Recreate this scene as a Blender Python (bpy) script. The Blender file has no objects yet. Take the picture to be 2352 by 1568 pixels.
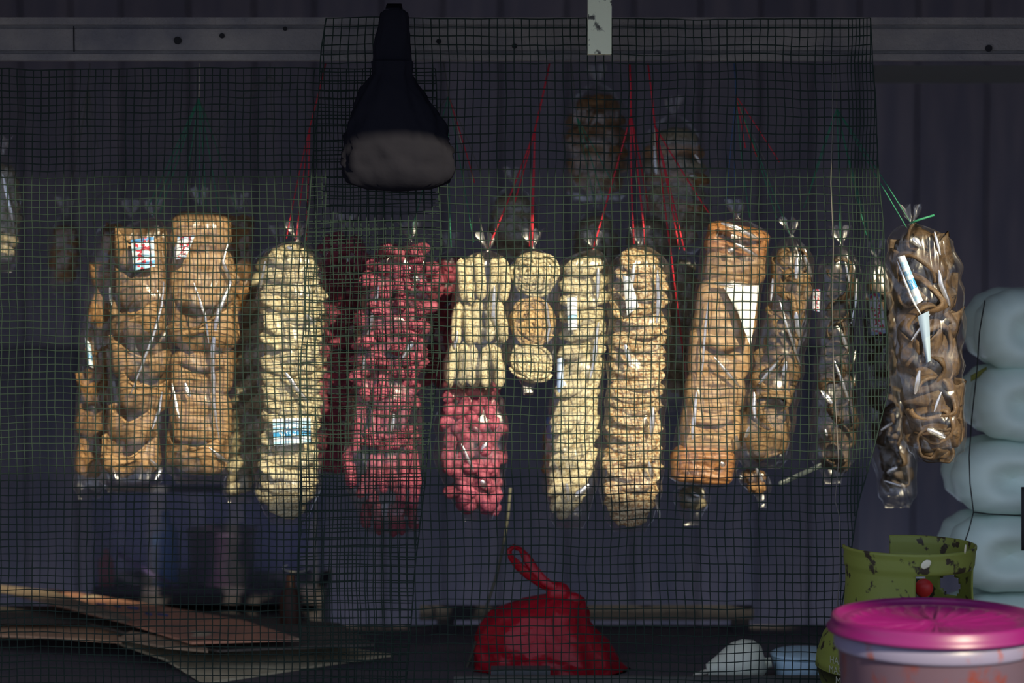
import bpy, math, random
from mathutils import Vector, Matrix, noise, Euler
R = math.radians
sc = bpy.context.scene
COL = sc.collection

# ------------------------------------------------------------------ camera, world, sun, exposure
CAMY, CAMZ, PITCH, F = -5.0, 1.5, R(4.0), 5880.0
cam_d = bpy.data.cameras.new('camera'); cam = bpy.data.objects.new('camera', cam_d); COL.objects.link(cam)
cam.location = (0, CAMY, CAMZ); cam.rotation_euler = (R(90) - PITCH, 0, 0)
cam_d.sensor_width = 36.0; cam_d.lens = 90.0
cam_d.dof.use_dof = True; cam_d.dof.focus_distance = 4.93; cam_d.dof.aperture_fstop = 1.8
cam_d.clip_start = .05
sc.camera = cam
w = bpy.data.worlds.new('sky'); sc.world = w; w.use_nodes = True
w.node_tree.nodes['Background'].inputs[0].default_value = (0.60, 0.70, 0.95, 1)
w.node_tree.nodes['Background'].inputs[1].default_value = 1.2
sd = bpy.data.lights.new('sun', 'SUN'); sd.energy = 7.8; sd.angle = R(1.1); sd.color = (1.0, 0.87, 0.60)
sun = bpy.data.objects.new('sun', sd); COL.objects.link(sun)
SUN = Vector((-0.42, 1.0, -0.60)).normalized()
sun.rotation_euler = SUN.to_track_quat('-Z', 'Y').to_euler(); sun.location = (2, -4, 4)
sc.view_settings.view_transform = 'Standard'; sc.view_settings.look = 'None'
sc.view_settings.gamma = 1; sc.view_settings.use_curve_mapping = False
sc.view_settings.exposure = 0.0
try:
    sc.cycles.transparent_max_bounces = 28; sc.cycles.max_bounces = 10
    sc.cycles.sample_clamp_indirect = 3.0
except Exception: pass

# ------------------------------------------------------------------ helpers
CP, SP = math.cos(PITCH), math.sin(PITCH)
def ray(px, py):
    a = (px - 1176) / F; b = -(py - 784) / F
    return Vector((a, CP + b * SP, -SP + b * CP))
def P(px, py, Y):
    d = ray(px, py); t = (Y - CAMY) / d.y
    return Vector((0, CAMY, CAMZ)) + d * t
def Q(px, py, z):
    d = ray(px, py); t = (z - CAMZ) / d.z
    return Vector((0, CAMY, CAMZ)) + d * t
def S(Y): return (Y - CAMY) / F
def nz(x, y=0., z=0.): return noise.noise(Vector((x, y, z)))

def link_mesh(name, me, parent=None, loc=(0, 0, 0), rot=None, scale=None):
    o = bpy.data.objects.new(name, me); COL.objects.link(o)
    if parent: o.parent = parent
    o.location = loc
    if rot is not None: o.rotation_euler = rot
    if scale is not None: o.scale = scale
    return o
def mesh(name, vs, fs, mat=None, smooth=True, uvs=None):
    me = bpy.data.meshes.new(name); me.from_pydata([tuple(v) for v in vs], [], fs)
    if mat: me.materials.append(mat)
    if smooth: me.polygons.foreach_set('use_smooth', [True] * len(me.polygons))
    if uvs:
        ul = me.uv_layers.new(name='uv')
        for l in me.loops: ul.data[l.index].uv = uvs[l.vertex_index]
    me.update(); return me
def grid_faces(nu, nv, wrap_u=False, off=0):
    fs = []
    for j in range(nv - 1):
        for i in range(nu if wrap_u else nu - 1):
            a = j * nu + i; b = j * nu + (i + 1) % nu
            fs.append((off + a, off + b, off + b + nu, off + a + nu))
    return fs
def tag(o, label, cat, group=None, kind=None):
    if label: o['label'] = label
    if cat: o['category'] = cat
    if group: o['group'] = group
    if kind: o['kind'] = kind
    return o
def empty(name, loc):
    o = bpy.data.objects.new(name, None); COL.objects.link(o); o.location = loc; o.empty_display_size = .02
    return o
def box_geo(x0, x1, y0, y1, z0, z1):
    v = [(x, y, z) for z in (z0, z1) for y in (y0, y1) for x in (x0, x1)]
    f = [(0, 2, 3, 1), (4, 5, 7, 6), (0, 1, 5, 4), (2, 6, 7, 3), (0, 4, 6, 2), (1, 3, 7, 5)]
    return v, f
class MB:
    def __init__(s): s.v = []; s.f = []
    def add(s, v, f):
        n = len(s.v); s.v += [tuple(a) for a in v]; s.f += [tuple(i + n for i in q) for q in f]; return s
    def box(s, *a): return s.add(*box_geo(*a))
    def tube(s, pts, r, n=6, caps=True, r1=None):
        pts = [Vector(p) for p in pts]; vs = []; m = len(pts)
        for i, p in enumerate(pts):
            t = (pts[min(i + 1, m - 1)] - pts[max(i - 1, 0)])
            t = t.normalized() if t.length > 0 else Vector((0, 0, 1))
            a = t.cross(Vector((0, 1, 0)))
            if a.length < .1: a = t.cross(Vector((1, 0, 0)))
            a.normalize(); b = t.cross(a)
            rr = r if r1 is None else r + (r1 - r) * i / (m - 1)
            for k in range(n):
                an = 2 * math.pi * k / n
                vs.append(p + (a * math.cos(an) + b * math.sin(an)) * rr)
        fs = grid_faces(n, m, True)
        if caps: fs += [tuple(range(n))[::-1], tuple(range((m - 1) * n, m * n))]
        return s.add(vs, fs)
    def build(s, name, mat, parent=None, smooth=False, origin=None):
        o3 = Vector(origin) if origin is not None else Vector((0, 0, 0))
        vs = [Vector(v) - o3 for v in s.v]
        me = mesh(name, vs, s.f, mat, smooth)
        return link_mesh(name, me, parent, o3 if parent is None else o3 - parent.location)
def lathe(profile, n=48, axis=None):
    vs = []; 
    for (r, z) in profile:
        for k in range(n):
            a = 2 * math.pi * k / n; vs.append((r * math.cos(a), r * math.sin(a), z))
    return vs, grid_faces(n, len(profile), True)

def thick_sheet(nu, nv, fn, th):
    """surface fn(u,v)->Vector given thickness"""
    pts = [[fn(i / (nu - 1), j / (nv - 1)) for i in range(nu)] for j in range(nv)]
    vs = []; 
    for side in (1, -1):
        for j in range(nv):
            for i in range(nu):
                du = pts[j][min(i + 1, nu - 1)] - pts[j][max(i - 1, 0)]; dv = pts[min(j + 1, nv - 1)][i] - pts[max(j - 1, 0)][i]
                n = du.cross(dv); n = n.normalized() if n.length > 1e-9 else Vector((0, 1, 0))
                vs.append(pts[j][i] + n * th * .5 * side)
    N_ = nu * nv; fs = grid_faces(nu, nv) + [tuple(reversed(q)) for q in grid_faces(nu, nv, off=N_)]
    for i in range(nu - 1):
        fs.append((i, i + N_, i + 1 + N_, i + 1)); a = (nv - 1) * nu + i; fs.append((a, a + 1, a + 1 + N_, a + N_))
    for j in range(nv - 1):
        a = j * nu; fs.append((a, a + nu, a + nu + N_, a + N_)); a = j * nu + nu - 1; fs.append((a, a + N_, a + nu + N_, a + nu))
    return vs, fs
# ------------------------------------------------------------------ materials
def newmat(name):
    m = bpy.data.materials.new(name); m.use_nodes = True
    return m, m.node_tree, m.node_tree.nodes, m.node_tree.links
def M(name, col, rough=.6, col2=None, scale=20, bump=0., bscale=60, spec=.3, rand=0., metal=0., trans=0., contrast=(.4, .65), stretch=(1, 1, 1), detail=4, dist=.002, col3=None):
    m, t, N, L = newmat(name); b = N['Principled BSDF']
    b.inputs['Base Color'].default_value = (*col, 1); b.inputs['Roughness'].default_value = rough
    b.inputs['Specular IOR Level'].default_value = spec; b.inputs['Metallic'].default_value = metal
    tc = N.new('ShaderNodeTexCoord'); mp = N.new('ShaderNodeMapping'); mp.inputs['Scale'].default_value = stretch
    L.new(tc.outputs['Object'], mp.inputs['Vector'])
    oi = None
    if rand:
        oi = N.new('ShaderNodeObjectInfo')
        ad = N.new('ShaderNodeVectorMath'); ad.operation = 'ADD'
        mu = N.new('ShaderNodeMath'); mu.operation = 'MULTIPLY'; mu.inputs[1].default_value = 7.
        L.new(oi.outputs['Random'], mu.inputs[0]); L.new(mp.outputs[0], ad.inputs[0]); L.new(mu.outputs[0], ad.inputs[1])
        vec = ad.outputs[0]
    else: vec = mp.outputs[0]
    src = None
    if col2:
        nt = N.new('ShaderNodeTexNoise'); nt.inputs['Scale'].default_value = scale; nt.inputs['Detail'].default_value = detail
        L.new(vec, nt.inputs['Vector'])
        cr = N.new('ShaderNodeValToRGB'); cr.color_ramp.elements[0].position = contrast[0]; cr.color_ramp.elements[1].position = contrast[1]
        cr.color_ramp.elements[0].color = (*col, 1); cr.color_ramp.elements[1].color = (*col2, 1)
        if col3:
            e = cr.color_ramp.elements.new(min(.98, contrast[1] + .1)); e.color = (*col3, 1)
        L.new(nt.outputs['Fac'], cr.inputs[0]); src = cr.outputs[0]
    if rand:
        hs = N.new('ShaderNodeHueSaturation'); mr = N.new('ShaderNodeMapRange')
        mr.inputs['To Min'].default_value = 1 - rand; mr.inputs['To Max'].default_value = 1 + rand
        L.new(oi.outputs['Random'], mr.inputs['Value']); L.new(mr.outputs[0], hs.inputs['Value'])
        if src: L.new(src, hs.inputs['Color'])
        else: hs.inputs['Color'].default_value = (*col, 1)
        src = hs.outputs[0]
    if src: L.new(src, b.inputs['Base Color'])
    if bump:
        n2 = N.new('ShaderNodeTexNoise'); n2.inputs['Scale'].default_value = bscale; n2.inputs['Detail'].default_value = 5
        L.new(vec, n2.inputs['Vector']); bp = N.new('ShaderNodeBump'); bp.inputs['Strength'].default_value = bump; bp.inputs['Distance'].default_value = dist
        L.new(n2.outputs['Fac'], bp.inputs['Height']); L.new(bp.outputs[0], b.inputs['Normal'])
    if trans:
        tr = N.new('ShaderNodeBsdfTranslucent'); mx = N.new('ShaderNodeMixShader'); mx.inputs[0].default_value = trans
        if src: L.new(src, tr.inputs['Color'])
        else: tr.inputs['Color'].default_value = (*col, 1)
        L.new(b.outputs[0], mx.inputs[1]); L.new(tr.outputs[0], mx.inputs[2]); L.new(mx.outputs[0], N['Material Output'].inputs['Surface'])
    return m
def film_mat(name, tint=(.97, .97, .96), haze=.03, rough=.30, refl=1.0, bscale=22, bump=.8):
    m, t, N, L = newmat(name); out = N['Material Output']; N.remove(N['Principled BSDF'])
    tr = N.new('ShaderNodeBsdfTransparent'); tr.inputs[0].default_value = (*tint, 1)
    gl = N.new('ShaderNodeBsdfGlossy'); gl.inputs['Roughness'].default_value = rough; gl.inputs['Color'].default_value = (refl, refl, refl, 1)
    df = N.new('ShaderNodeBsdfTranslucent'); df.inputs[0].default_value = (.9, .9, .9, 1)
    tc = N.new('ShaderNodeTexCoord'); mp = N.new('ShaderNodeMapping'); mp.inputs['Scale'].default_value = (1, 1, .38)
    mp.inputs['Rotation'].default_value = (0, .35, 0)
    L.new(tc.outputs['Object'], mp.inputs[0])
    nt = N.new('ShaderNodeTexNoise'); nt.inputs['Scale'].default_value = bscale; nt.inputs['Detail'].default_value = 2.5; nt.inputs['Distortion'].default_value = .8
    L.new(mp.outputs[0], nt.inputs['Vector'])
    ab = N.new('ShaderNodeMath'); ab.operation = 'SUBTRACT'; ab.inputs[1].default_value = .5; L.new(nt.outputs['Fac'], ab.inputs[0])
    a2 = N.new('ShaderNodeMath'); a2.operation = 'ABSOLUTE'; L.new(ab.outputs[0], a2.inputs[0])
    bp = N.new('ShaderNodeBump'); bp.inputs['Strength'].default_value = bump; bp.inputs['Distance'].default_value = .02
    L.new(a2.outputs[0], bp.inputs['Height']); L.new(bp.outputs[0], gl.inputs['Normal'])
    lw = N.new('ShaderNodeLayerWeight'); lw.inputs['Blend'].default_value = .5
    pw = N.new('ShaderNodeMath'); pw.operation = 'POWER'; pw.inputs[1].default_value = 4.5; L.new(lw.outputs['Facing'], pw.inputs[0])
    fr = N.new('ShaderNodeMath'); fr.operation = 'MULTIPLY_ADD'; fr.inputs[1].default_value = .45; fr.inputs[2].default_value = .08; L.new(pw.outputs[0], fr.inputs[0])
    m1 = N.new('ShaderNodeMixShader'); m1.inputs[0].default_value = haze; L.new(tr.outputs[0], m1.inputs[1]); L.new(df.outputs[0], m1.inputs[2])
    m2 = N.new('ShaderNodeMixShader'); L.new(fr.outputs[0], m2.inputs[0]); L.new(m1.outputs[0], m2.inputs[1]); L.new(gl.outputs[0], m2.inputs[2])
    L.new(m2.outputs[0], out.inputs['Surface']); return m
def label_mat(name, bands, red=None):
    """printed card: bands of colour along v, with broken-up blue writing, optional red figures"""
    m, t, N, L = newmat(name); b = N['Principled BSDF']; b.inputs['Roughness'].default_value = .4
    uv = N.new('ShaderNodeUVMap'); uv.uv_map = 'uv'
    sp = N.new('ShaderNodeSeparateXYZ'); L.new(uv.outputs[0], sp.inputs[0])
    cr = N.new('ShaderNodeValToRGB'); cr.color_ramp.interpolation = 'CONSTANT'
    els = cr.color_ramp.elements
    while len(els) > 1: els.remove(els[-1])
    els[0].position = 0; els[0].color = (*bands[0][1], 1)
    for p, c in bands[1:]: e = els.new(p); e.color = (*c, 1)
    L.new(sp.outputs['Y'], cr.inputs[0]); src = cr.outputs[0]
    if red:
        (ucol, scale, thr) = red
        mp = N.new('ShaderNodeMapping'); mp.inputs['Scale'].default_value = scale; L.new(uv.outputs[0], mp.inputs[0])
        nt = N.new('ShaderNodeTexNoise'); nt.inputs['Scale'].default_value = 1.; nt.inputs['Detail'].default_value = 1; L.new(mp.outputs[0], nt.inputs['Vector'])
        g = N.new('ShaderNodeMath'); g.operation = 'GREATER_THAN'; g.inputs[1].default_value = thr; L.new(nt.outputs['Fac'], g.inputs[0])
        # keep the figures inside a margin
        pm = N.new('ShaderNodeMath'); pm.operation = 'PINGPONG'; pm.inputs[1].default_value = .5; L.new(sp.outputs['X'], pm.inputs[0])
        g2 = N.new('ShaderNodeMath'); g2.operation = 'GREATER_THAN'; g2.inputs[1].default_value = .16; L.new(pm.outputs[0], g2.inputs[0])
        mm = N.new('ShaderNodeMath'); mm.operation = 'MULTIPLY'; L.new(g.outputs[0], mm.inputs[0]); L.new(g2.outputs[0], mm.inputs[1])
        mx = N.new('ShaderNodeMix'); mx.data_type = 'RGBA'; L.new(mm.outputs[0], mx.inputs['Factor']); L.new(src, mx.inputs['A']); mx.inputs['B'].default_value = (*ucol, 1)
        src = mx.outputs['Result']
    L.new(src, b.inputs['Base Color']); return m

MT = {}
MT['film'] = film_mat('clear_film')
MT['film_heavy'] = film_mat('crinkled_film', haze=.04, rough=.27, bscale=17, bump=1.0)
MT['film_grey_tint'] = film_mat('grey_tinted_film', tint=(.9, .9, .88), haze=.05, rough=.25)  # slightly darker tint and more haze than the clear film
MT['cream'] = M('cream_cracker', (.70, .64, .43), .75, (.36, .25, .12), 26, .7, 90, rand=.10, contrast=(.46, .66), trans=.12)
MT['cream_brown'] = M('toasted_cracker', (.70, .59, .37), .75, (.32, .16, .06), 20, .7, 80, rand=.12, contrast=(.42, .60), trans=.12)
MT['toast'] = M('browned_noodle_cracker', (.52, .38, .20), .7, (.30, .18, .08), 30, .7, 80, rand=.08)
MT['tan'] = M('tan_rind_cracker', (.41, .26, .13), .5, (.22, .12, .055), 14, .35, 50, rand=.14, contrast=(.35, .75), trans=.15, spec=.4)
MT['tan_smooth'] = M('pale_tan_rind_cracker', (.50, .335, .18), .45, (.36, .21, .10), 9, .2, 40, rand=.12, trans=.15, spec=.4, stretch=(1, 1, 2.2))
MT['rust'] = M('rust_brown_rind_cracker', (.40, .19, .07), .4, (.26, .11, .04), 14, .3, 40, trans=.1, spec=.5)
MT['dark'] = M('dark_brown_rind_cracker', (.085, .056, .033), .5, (.045, .03, .018), 16, .35, 50, rand=.2, trans=.1)
MT['dark_v'] = M('brown_loop_rind_cracker', (.12, .075, .04), .5, (.06, .038, .022), 12, .35, 50, rand=.2, trans=.1)
MT['dark_mid'] = M('mid_brown_rind_cracker', (.22, .14, .07), .5, (.12, .075, .04), 16, .35, 50, rand=.2, trans=.1)
MT['shaded_tan'] = M('shaded_tan_cracker', (.34, .19, .075), .6, (.18, .09, .04), 16, .3, 50, rand=.2)  # tan copy with the back row's shade put into its colour
MT['pink'] = M('pink_cracker', (.41, .10, .155), .6, (.25, .05, .08), 24, .5, 70, rand=.18, trans=.12)
MT['shaded_pink'] = M('shaded_pink_cracker', (.32, .07, .105), .65, (.19, .035, .055), 24, .5, 70, rand=.2)  # pink copy darkened where shade falls, also at the big bag's foot
MT['shade_cream'] = M('shaded_cream_cracker', (.30, .27, .18), .75, (.17, .13, .075), 24, .6, 80, rand=.15)  # cream copy, its colour darkened to stand for shade at the back

# ------------------------------------------------------------------ large structure
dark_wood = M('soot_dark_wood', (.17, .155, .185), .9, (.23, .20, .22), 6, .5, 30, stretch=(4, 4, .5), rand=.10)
shade_toned_wood = M('shade_toned_lower_boards', (.085, .08, .10), .9, (.12, .105, .12), 6, .5, 30, stretch=(4, 4, .5), rand=.10)  # shade low on the wall put into a darker board colour
low_dark = M('shade_darkened_wood', (.03, .028, .034), .9, (.045, .04, .045), 6)  # crate colour darkened to stand for shade where sun slips between bags
earth = M('trodden_ground', (.055, .05, .045), .95, (.035, .032, .03), 3, .5, 20)
shelf_m = M('dark_stained_shelf', (.085, .08, .095), .85, (.12, .105, .11), 5, .4, 30, stretch=(.4, 3, 1))
roof_m = M('sooty_sheet_roof', (.16, .15, .17), .8, (.20, .18, .18), 5)
blocker_m = M('grey_blocker_cloth', (.20, .20, .20), .9, (.15, .15, .16), 3)
ZS = .45     # counter top height
def struct(o, label=None):
    o['kind'] = 'structure'
    if label: o['label'] = label
    return o
g = MB().box(-4, 4, -9, 1.6, -.06, 0.0).build('floor', earth); struct(g, 'bare ground in front of the stall')
wb = MB().box(-1.9, 1.9, 2.40, 2.45, 0, 2.058).build('wall_back', M('sooty_back_sheet', (.15, .14, .17), .9)); struct(wb, 'sooty back wall of the stall')
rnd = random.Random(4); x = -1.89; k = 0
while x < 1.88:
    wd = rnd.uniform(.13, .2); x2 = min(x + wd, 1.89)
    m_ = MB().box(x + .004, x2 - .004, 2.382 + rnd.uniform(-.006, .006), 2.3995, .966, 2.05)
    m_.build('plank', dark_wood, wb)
    MB().box(x + .004, x2 - .004, 2.379 + rnd.uniform(-.005, .005), 2.3995, .001, .96).build('plank', shade_toned_wood, wb); x = x2
wl = MB().box(-1.96, -1.902, -.9, 2.45, 0, 2.058).build('wall_left', dark_wood); struct(wl, 'dark side wall of the stall')
wr = MB().box(1.902, 1.96, -.9, 2.45, 0, 2.058).build('wall_right', dark_wood); struct(wr, 'dark far side wall of the stall')
cl = MB().box(-2.2, 2.4, -.98, 2.46, 2.06, 2.09).build('ceiling', roof_m); struct(cl, 'low sheet roof over the stall')
# unseen cloth added to block low sun, leaving a lit band below the eave
blocker = empty('sun_blocker_cloth', (0, -2.2, 2.2)); tag(blocker, 'unseen grey cloth on a pole, added above the view to block the sun', 'light_blocker')
MB().tube([(-2.8, -2.2, 2.205), (2.8, -2.2, 2.20)], .02, 10).build('blocker_pole', blocker_m, blocker, True, blocker.location)
v, f = thick_sheet(60, 6, lambda u, v: Vector((-2.7 + 4.2 * u, -2.2 + .02 * math.sin(u * 60) * v, 2.215 - .49 * v + .006 * math.sin(u * 31))), .003)
MB().add(v, f).build('blocker_panel', blocker_m, blocker, True, blocker.location)
v, f = thick_sheet(10, 6, lambda u, v: Vector((1.5 + .36 * u, -2.2 + .02 * math.sin(u * 20) * v, 2.20 - .49 * v)), .003)
MB().add(v, f).build('blocker_panel', blocker_m, blocker, True, blocker.location)
v, f = thick_sheet(20, 10, lambda u, v: Vector((1.86 + 1.0 * u, -2.2 + .02 * math.sin(u * 20) * v, 3.0 - 1.29 * v)), .003)
MB().add(v, f).build('blocker_flap', blocker_m, blocker, True, blocker.location)
# counter
ct = MB().box(-1.88, 1.88, -1.35, .77, ZS - .035, ZS).build('counter_top', shelf_m); tag(ct, 'dark wooden counter carrying the cardboard, the red bag and the tub', 'counter')
MB().box(-1.85, 1.85, -1.28, -1.24, 0, ZS - .035).build('front_panel', dark_wood, ct)
# back ledge, faint
lgz = P(0, 1424, .66).z
lg = MB().box(P(1000, 0, .66).x, P(1000, 0, .66).x + .04, .665, .695, ZS, lgz - .0005).box(P(1690, 0, .66).x, P(1690, 0, .66).x + .04, .665, .695, ZS, lgz - .0005).box(P(960, 0, .66).x, P(1740, 0, .66).x, .66, .70, P(0, 1424, .66).z, P(0, 1396, .66).z).build('wooden_ledge', M('greyish_ledge', (.035, .034, .038), .9)); tag(lg, 'low greyish wooden ledge at the back of the counter behind the red bag', 'ledge')

# beam across the top: a channel with two lips
beam_m = M('weathered_grey_beam', (.24, .22, .20), .85, (.13, .125, .135), 9, .9, 150, stretch=(1, 1, 1), contrast=(.35, .7), dist=.004)
YB = .05
z_t, z_b = P(0, 40, YB).z, P(0, 139, YB).z; hz = z_t - z_b
xl, xr = P(-60, 0, YB).x, P(2420, 0, YB).x
bm = empty('trim_1', (0, YB, z_b)); struct(bm, 'long weathered grey beam with two lips across the top of the opening')
MB().box(xl, xr, YB + .012, YB + .05, z_b, z_t).build('web', beam_m, bm)
MB().box(xl, xr, YB - .004, YB + .0119, z_b, z_b + hz * .15).build('lip', beam_m, bm)
MB().box(xl, xr, YB - .004, YB + .0119, z_t - hz * .17, z_t).build('lip', beam_m, bm)
MB().box(xl, xr, YB + .002, YB + .0119, z_b + hz * .24, z_b + hz * .74).build('face_board', beam_m, bm)
hole_m = M('black_hole', (.012, .012, .014), .9)
for (hx, hy, r) in ((408, 93, 9), (2271, 111, 8), (1008, 95, 6), (1182, 106, 6), (655, 66, 5), (510, 82, 6)):
    c = P(hx, hy, YB + .001); v, f = lathe([(0.0001, 0), (r * S(YB), 0), (r * S(YB), .004), (.0001, .004)], 16)
    m_ = MB().add([Vector((a[0], a[2] * -1 + .002, a[1])) + c for a in v], f)
    h = m_.build('bolt_hole', hole_m, bm)
# joint in beam
MB().box(P(167, 0, YB).x, P(170, 0, YB).x, YB + .0005, YB + .002, z_b + hz * .2, z_b + hz * .8).build('joint', hole_m, bm)
# second rail, fainter, right
YR = .5
rl = MB().box(P(2010, 0, YR).x, P(2480, 0, YR).x, YR, YR + .03, P(0, 190, YR).z, P(0, 150, YR).z).build('trim_2', M('dull_rail', (.10, .10, .095), .9)); struct(rl, 'fainter rail behind the right end of the beam')
# post stub
YP = -.08
pm_ = M('chipped_pale_paint', (.72, .76, .55), .8, (.08, .08, .07), 55, .5, 90, contrast=(.60, .68))
x0, x1 = P(1351, 0, YP).x, P(1405, 0, YP).x
vs, fs = box_geo(x0, x1, YP, YP + .05, P(0, 124, YP).z, P(0, -60, YP).z)
ps = MB().add(vs, fs).build('post_stub', pm_); tag(ps, 'chipped pale green painted post end hanging down over the beam', 'post')

# ------------------------------------------------------------------ nets
net_m = M('dark_green_net', (.020, .033, .028), .85, spec=.02)
def lerp_tab(tab, y):
    if y <= tab[0][0]: return tab[0][1]
    for (a, b), (c, d) in zip(tab, tab[1:]):
        if y <= c: return b + (d - b) * (y - a) / (c - a)
    return tab[-1][1]
def make_net(xs, ys, left, right, Y, seed, rad, parts_label, label, amp=5):
    root = empty('garden_net', P(xs[0], ys[0], Y)); tag(root, label, 'net')
    def pt(x, y):
        dx = amp * nz(x * .004 + seed, y * .006, 1.3) + 2.2 * nz(x * .02, y * .02 + seed, 7.7)
        dy = amp * nz(x * .005, y * .004 + seed, 4.1) + 2.6 * nz(x * .018 + seed, y * .02, 9.7)
        dY = .012 * nz(x * .003 + seed, y * .003, 2.2)
        return P(x + dx, y + dy, Y + dY)
    b = MB()
    for x in xs:
        pts = []; y = ys[0]
        while y <= ys[-1] + .1:
            if lerp_tab(left, y) - 1 <= x <= lerp_tab(right, y) + 1: pts.append(pt(x, y))
            elif len(pts) > 1: b.tube(pts, rad, 4, False); pts = []
            else: pts = []
            y += 20
        if len(pts) > 1: b.tube(pts, rad, 4, False)
    b.build('upright_strand', net_m, root, True, root.location)['kind'] = 'stuff'
    b = MB()
    for y in ys:
        a, c = max(lerp_tab(left, y), xs[0]), min(lerp_tab(right, y), xs[-1]); pts = []; n = max(2, int((c - a) / 22))
        for i in range(n + 1): pts.append(pt(a + (c - a) * i / n, y))
        b.tube(pts, rad, 4, False)
    b.build('cross_strand', net_m, root, True, root.location)['kind'] = 'stuff'
    # edge cord
    for tab in (left, right):
        if tab[0][1] < -20: continue
        pts = [pt(lerp_tab(tab, y), y) for y in range(int(ys[0]), int(ys[-1]) + 1, 20)]
        MB().tube(pts, rad * 1.3, 5).build('edge_cord', net_m, root, True, root.location)
    return root
def frange(a, b, s):
    o = []
    while a <= b: o.append(a); a += s
    return o
make_net(frange(-70, 1040, 18.0), frange(158, 1600, 16.6), [(0, -70)], [(158, 1000), (560, 1012), (850, 1004), (1200, 965), (1600, 930)], .012, 3.1, .00105, '', 'dark green mesh net hung across the left half of the opening')
make_net(frange(690, 1950, 18.8) + frange(1958, 2040, 8.5), frange(44, 1600, 20.2), [(40, 748), (550, 702), (1190, 686), (1600, 690)],
         [(40, 2000), (650, 2035), (900, 2040), (1200, 1965), (1600, 1900)], -.012, 8.4, .00105, '', 'dark green mesh net stretched over the beam and the middle and right bags', amp=7)

# ------------------------------------------------------------------ cracker shapes
def sph(nu, nv, fn):
    vs = []; 
    for j in range(nv):
        th = math.pi * (j + .0) / (nv - 1)
        for i in range(nu):
            ph = 2 * math.pi * i / nu
            vs.append(fn(math.sin(th) * math.cos(ph), math.sin(th) * math.sin(ph), math.cos(th), ph, th))
    return vs, grid_faces(nu, nv, True)
def slab_mesh(seed, mat):
    """irregular knobbly cracker: wavy rim, width 1 along x, thin along z"""
    def fn(x, y, z, ph, th):
        r = 1 + .07 * nz(math.cos(ph) * 1.6 + seed, math.sin(ph) * 1.6, 2) + .05 * math.sin(ph * 11 + seed) * math.sin(th) ** 2
        zz = (abs(z) ** .75) * (1 if z > 0 else -1)
        wz = .10 * nz(x * 1.5 + seed, y * 1.5, 5) + .12 * nz(x * 5 + seed, y * 5, z * 3)
        return (x * .5 * r, y * .5 * r * .8, zz * .11 + wz * .5)
    v, f = sph(26, 11, fn); return mesh('cracker', v, f, mat)
def finger_mesh(seed, mat):
    vs = []; n = 9; m = 12
    for j in range(m):
        t = j / (m - 1); z = t - .5; e = max(0.0, 1 - abs(2 * z) ** 5) ** .5
        r = .13 * e * (1 + .14 * nz(t * 6 + seed, 1, 2)) + .002
        cx = .07 * math.sin(t * 3.1 + seed) + .03 * nz(t * 3, seed, 4); cy = .05 * math.cos(t * 2.6 + seed)
        for k in range(n):
            a = 2 * math.pi * k / n
            rr = r * (1 + .14 * nz(math.cos(a) + seed, math.sin(a), t * 7))
            vs.append((cx + rr * math.cos(a), cy + rr * math.sin(a), z))
    return mesh('cracker', vs, grid_faces(n, m, True), mat)
def tangle_mesh(seed, mat):
    """round cake of tangled noodles"""
    rr = random.Random(seed); b = MB()
    def fn(x, y, z, ph, th):
        r = .43 * (1 + .10 * nz(x * 4 + seed, y * 4, z * 4)); return (x * r, y * r * .55, z * r)
    v, f = sph(22, 14, fn); b.add(v, f)
    for i in range(26):
        ax = Vector((rr.uniform(-.4, .4), rr.uniform(-.7, .7), rr.uniform(-.4, .4)))
        e = Euler((rr.uniform(-.8, .8), rr.uniform(-.8, .8), rr.uniform(0, 6.3))).to_matrix()
        ra = rr.uniform(.13, .34); st = rr.uniform(0, 6.3); ln = rr.uniform(2, 4.2); pts = []
        cc = Vector((rr.uniform(-.16, .16), 0, rr.uniform(-.16, .16)))
        for k in range(12):
            a = st + ln * k / 11
            p = cc + Vector((ra * math.cos(a), 0, ra * math.sin(a) * .9))
            l = min(1, (p.x ** 2 + p.z ** 2) / .23)
            p.y = -.235 * math.sqrt(max(0, 1 - l)) - .02 + .02 * math.sin(a * 3 + i)
            if p.length > .47: p *= .47 / p.length
            pts.append(p)
        b.tube(pts, .034, 6)
    return mesh('cracker', b.v, b.f, mat)
def pocket_mesh(seed, mat, lip=.42, depth=.34, back=.55):
    k_ = int(round((seed - .3) / 1.7)); lip = (lip, lip - .22, lip + .16, lip - .10, lip + .10)[k_ % 5]; sk = (.12, -.16, .05, .2, -.1)[k_ % 5]
    """folded rind: a pocket open at the top front with a smiling lip; about 1 wide, 1 high"""
    def fn(u, v):
        u_ = 2 * u - 1; e = max(.0, 1 - abs(u_) ** 2.6)
        d = depth * (.16 + .84 * e ** .6)
        if v < .35:
            z = back * (1 - v / .35); y = d * (1 - .35 * (1 - v / .35))
        elif v < .65:
            a = (v - .35) / .30 * math.pi; y = d * math.cos(a); z = -.42 * math.sin(a) * (.35 + .65 * e ** .5)
        else:
            q = (v - .65) / .35; top = lip * (.55 + .6 * abs(u_) ** 2) + sk * u_; z = top * q; y = -d * (1 - .15 * q) - .10 * q * q * e
        x = u_ * .5 * (1 - .10 * abs(z))
        n1 = .10 * nz(u * 2.2 + seed, v * 3, 1.5); n2 = .08 * nz(u * 4 + seed, v * 5, 3.5) + .06 * abs(nz(u * 7 + seed, v * 4, 9))
        return Vector((x + .4 * n1, y + n1 + n2, z + n2 + .05 * nz(u * 3 + seed, 8, 2)))
    v, f = thick_sheet(16, 22, fn, .035); return mesh('cracker', v, f, mat)
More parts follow.
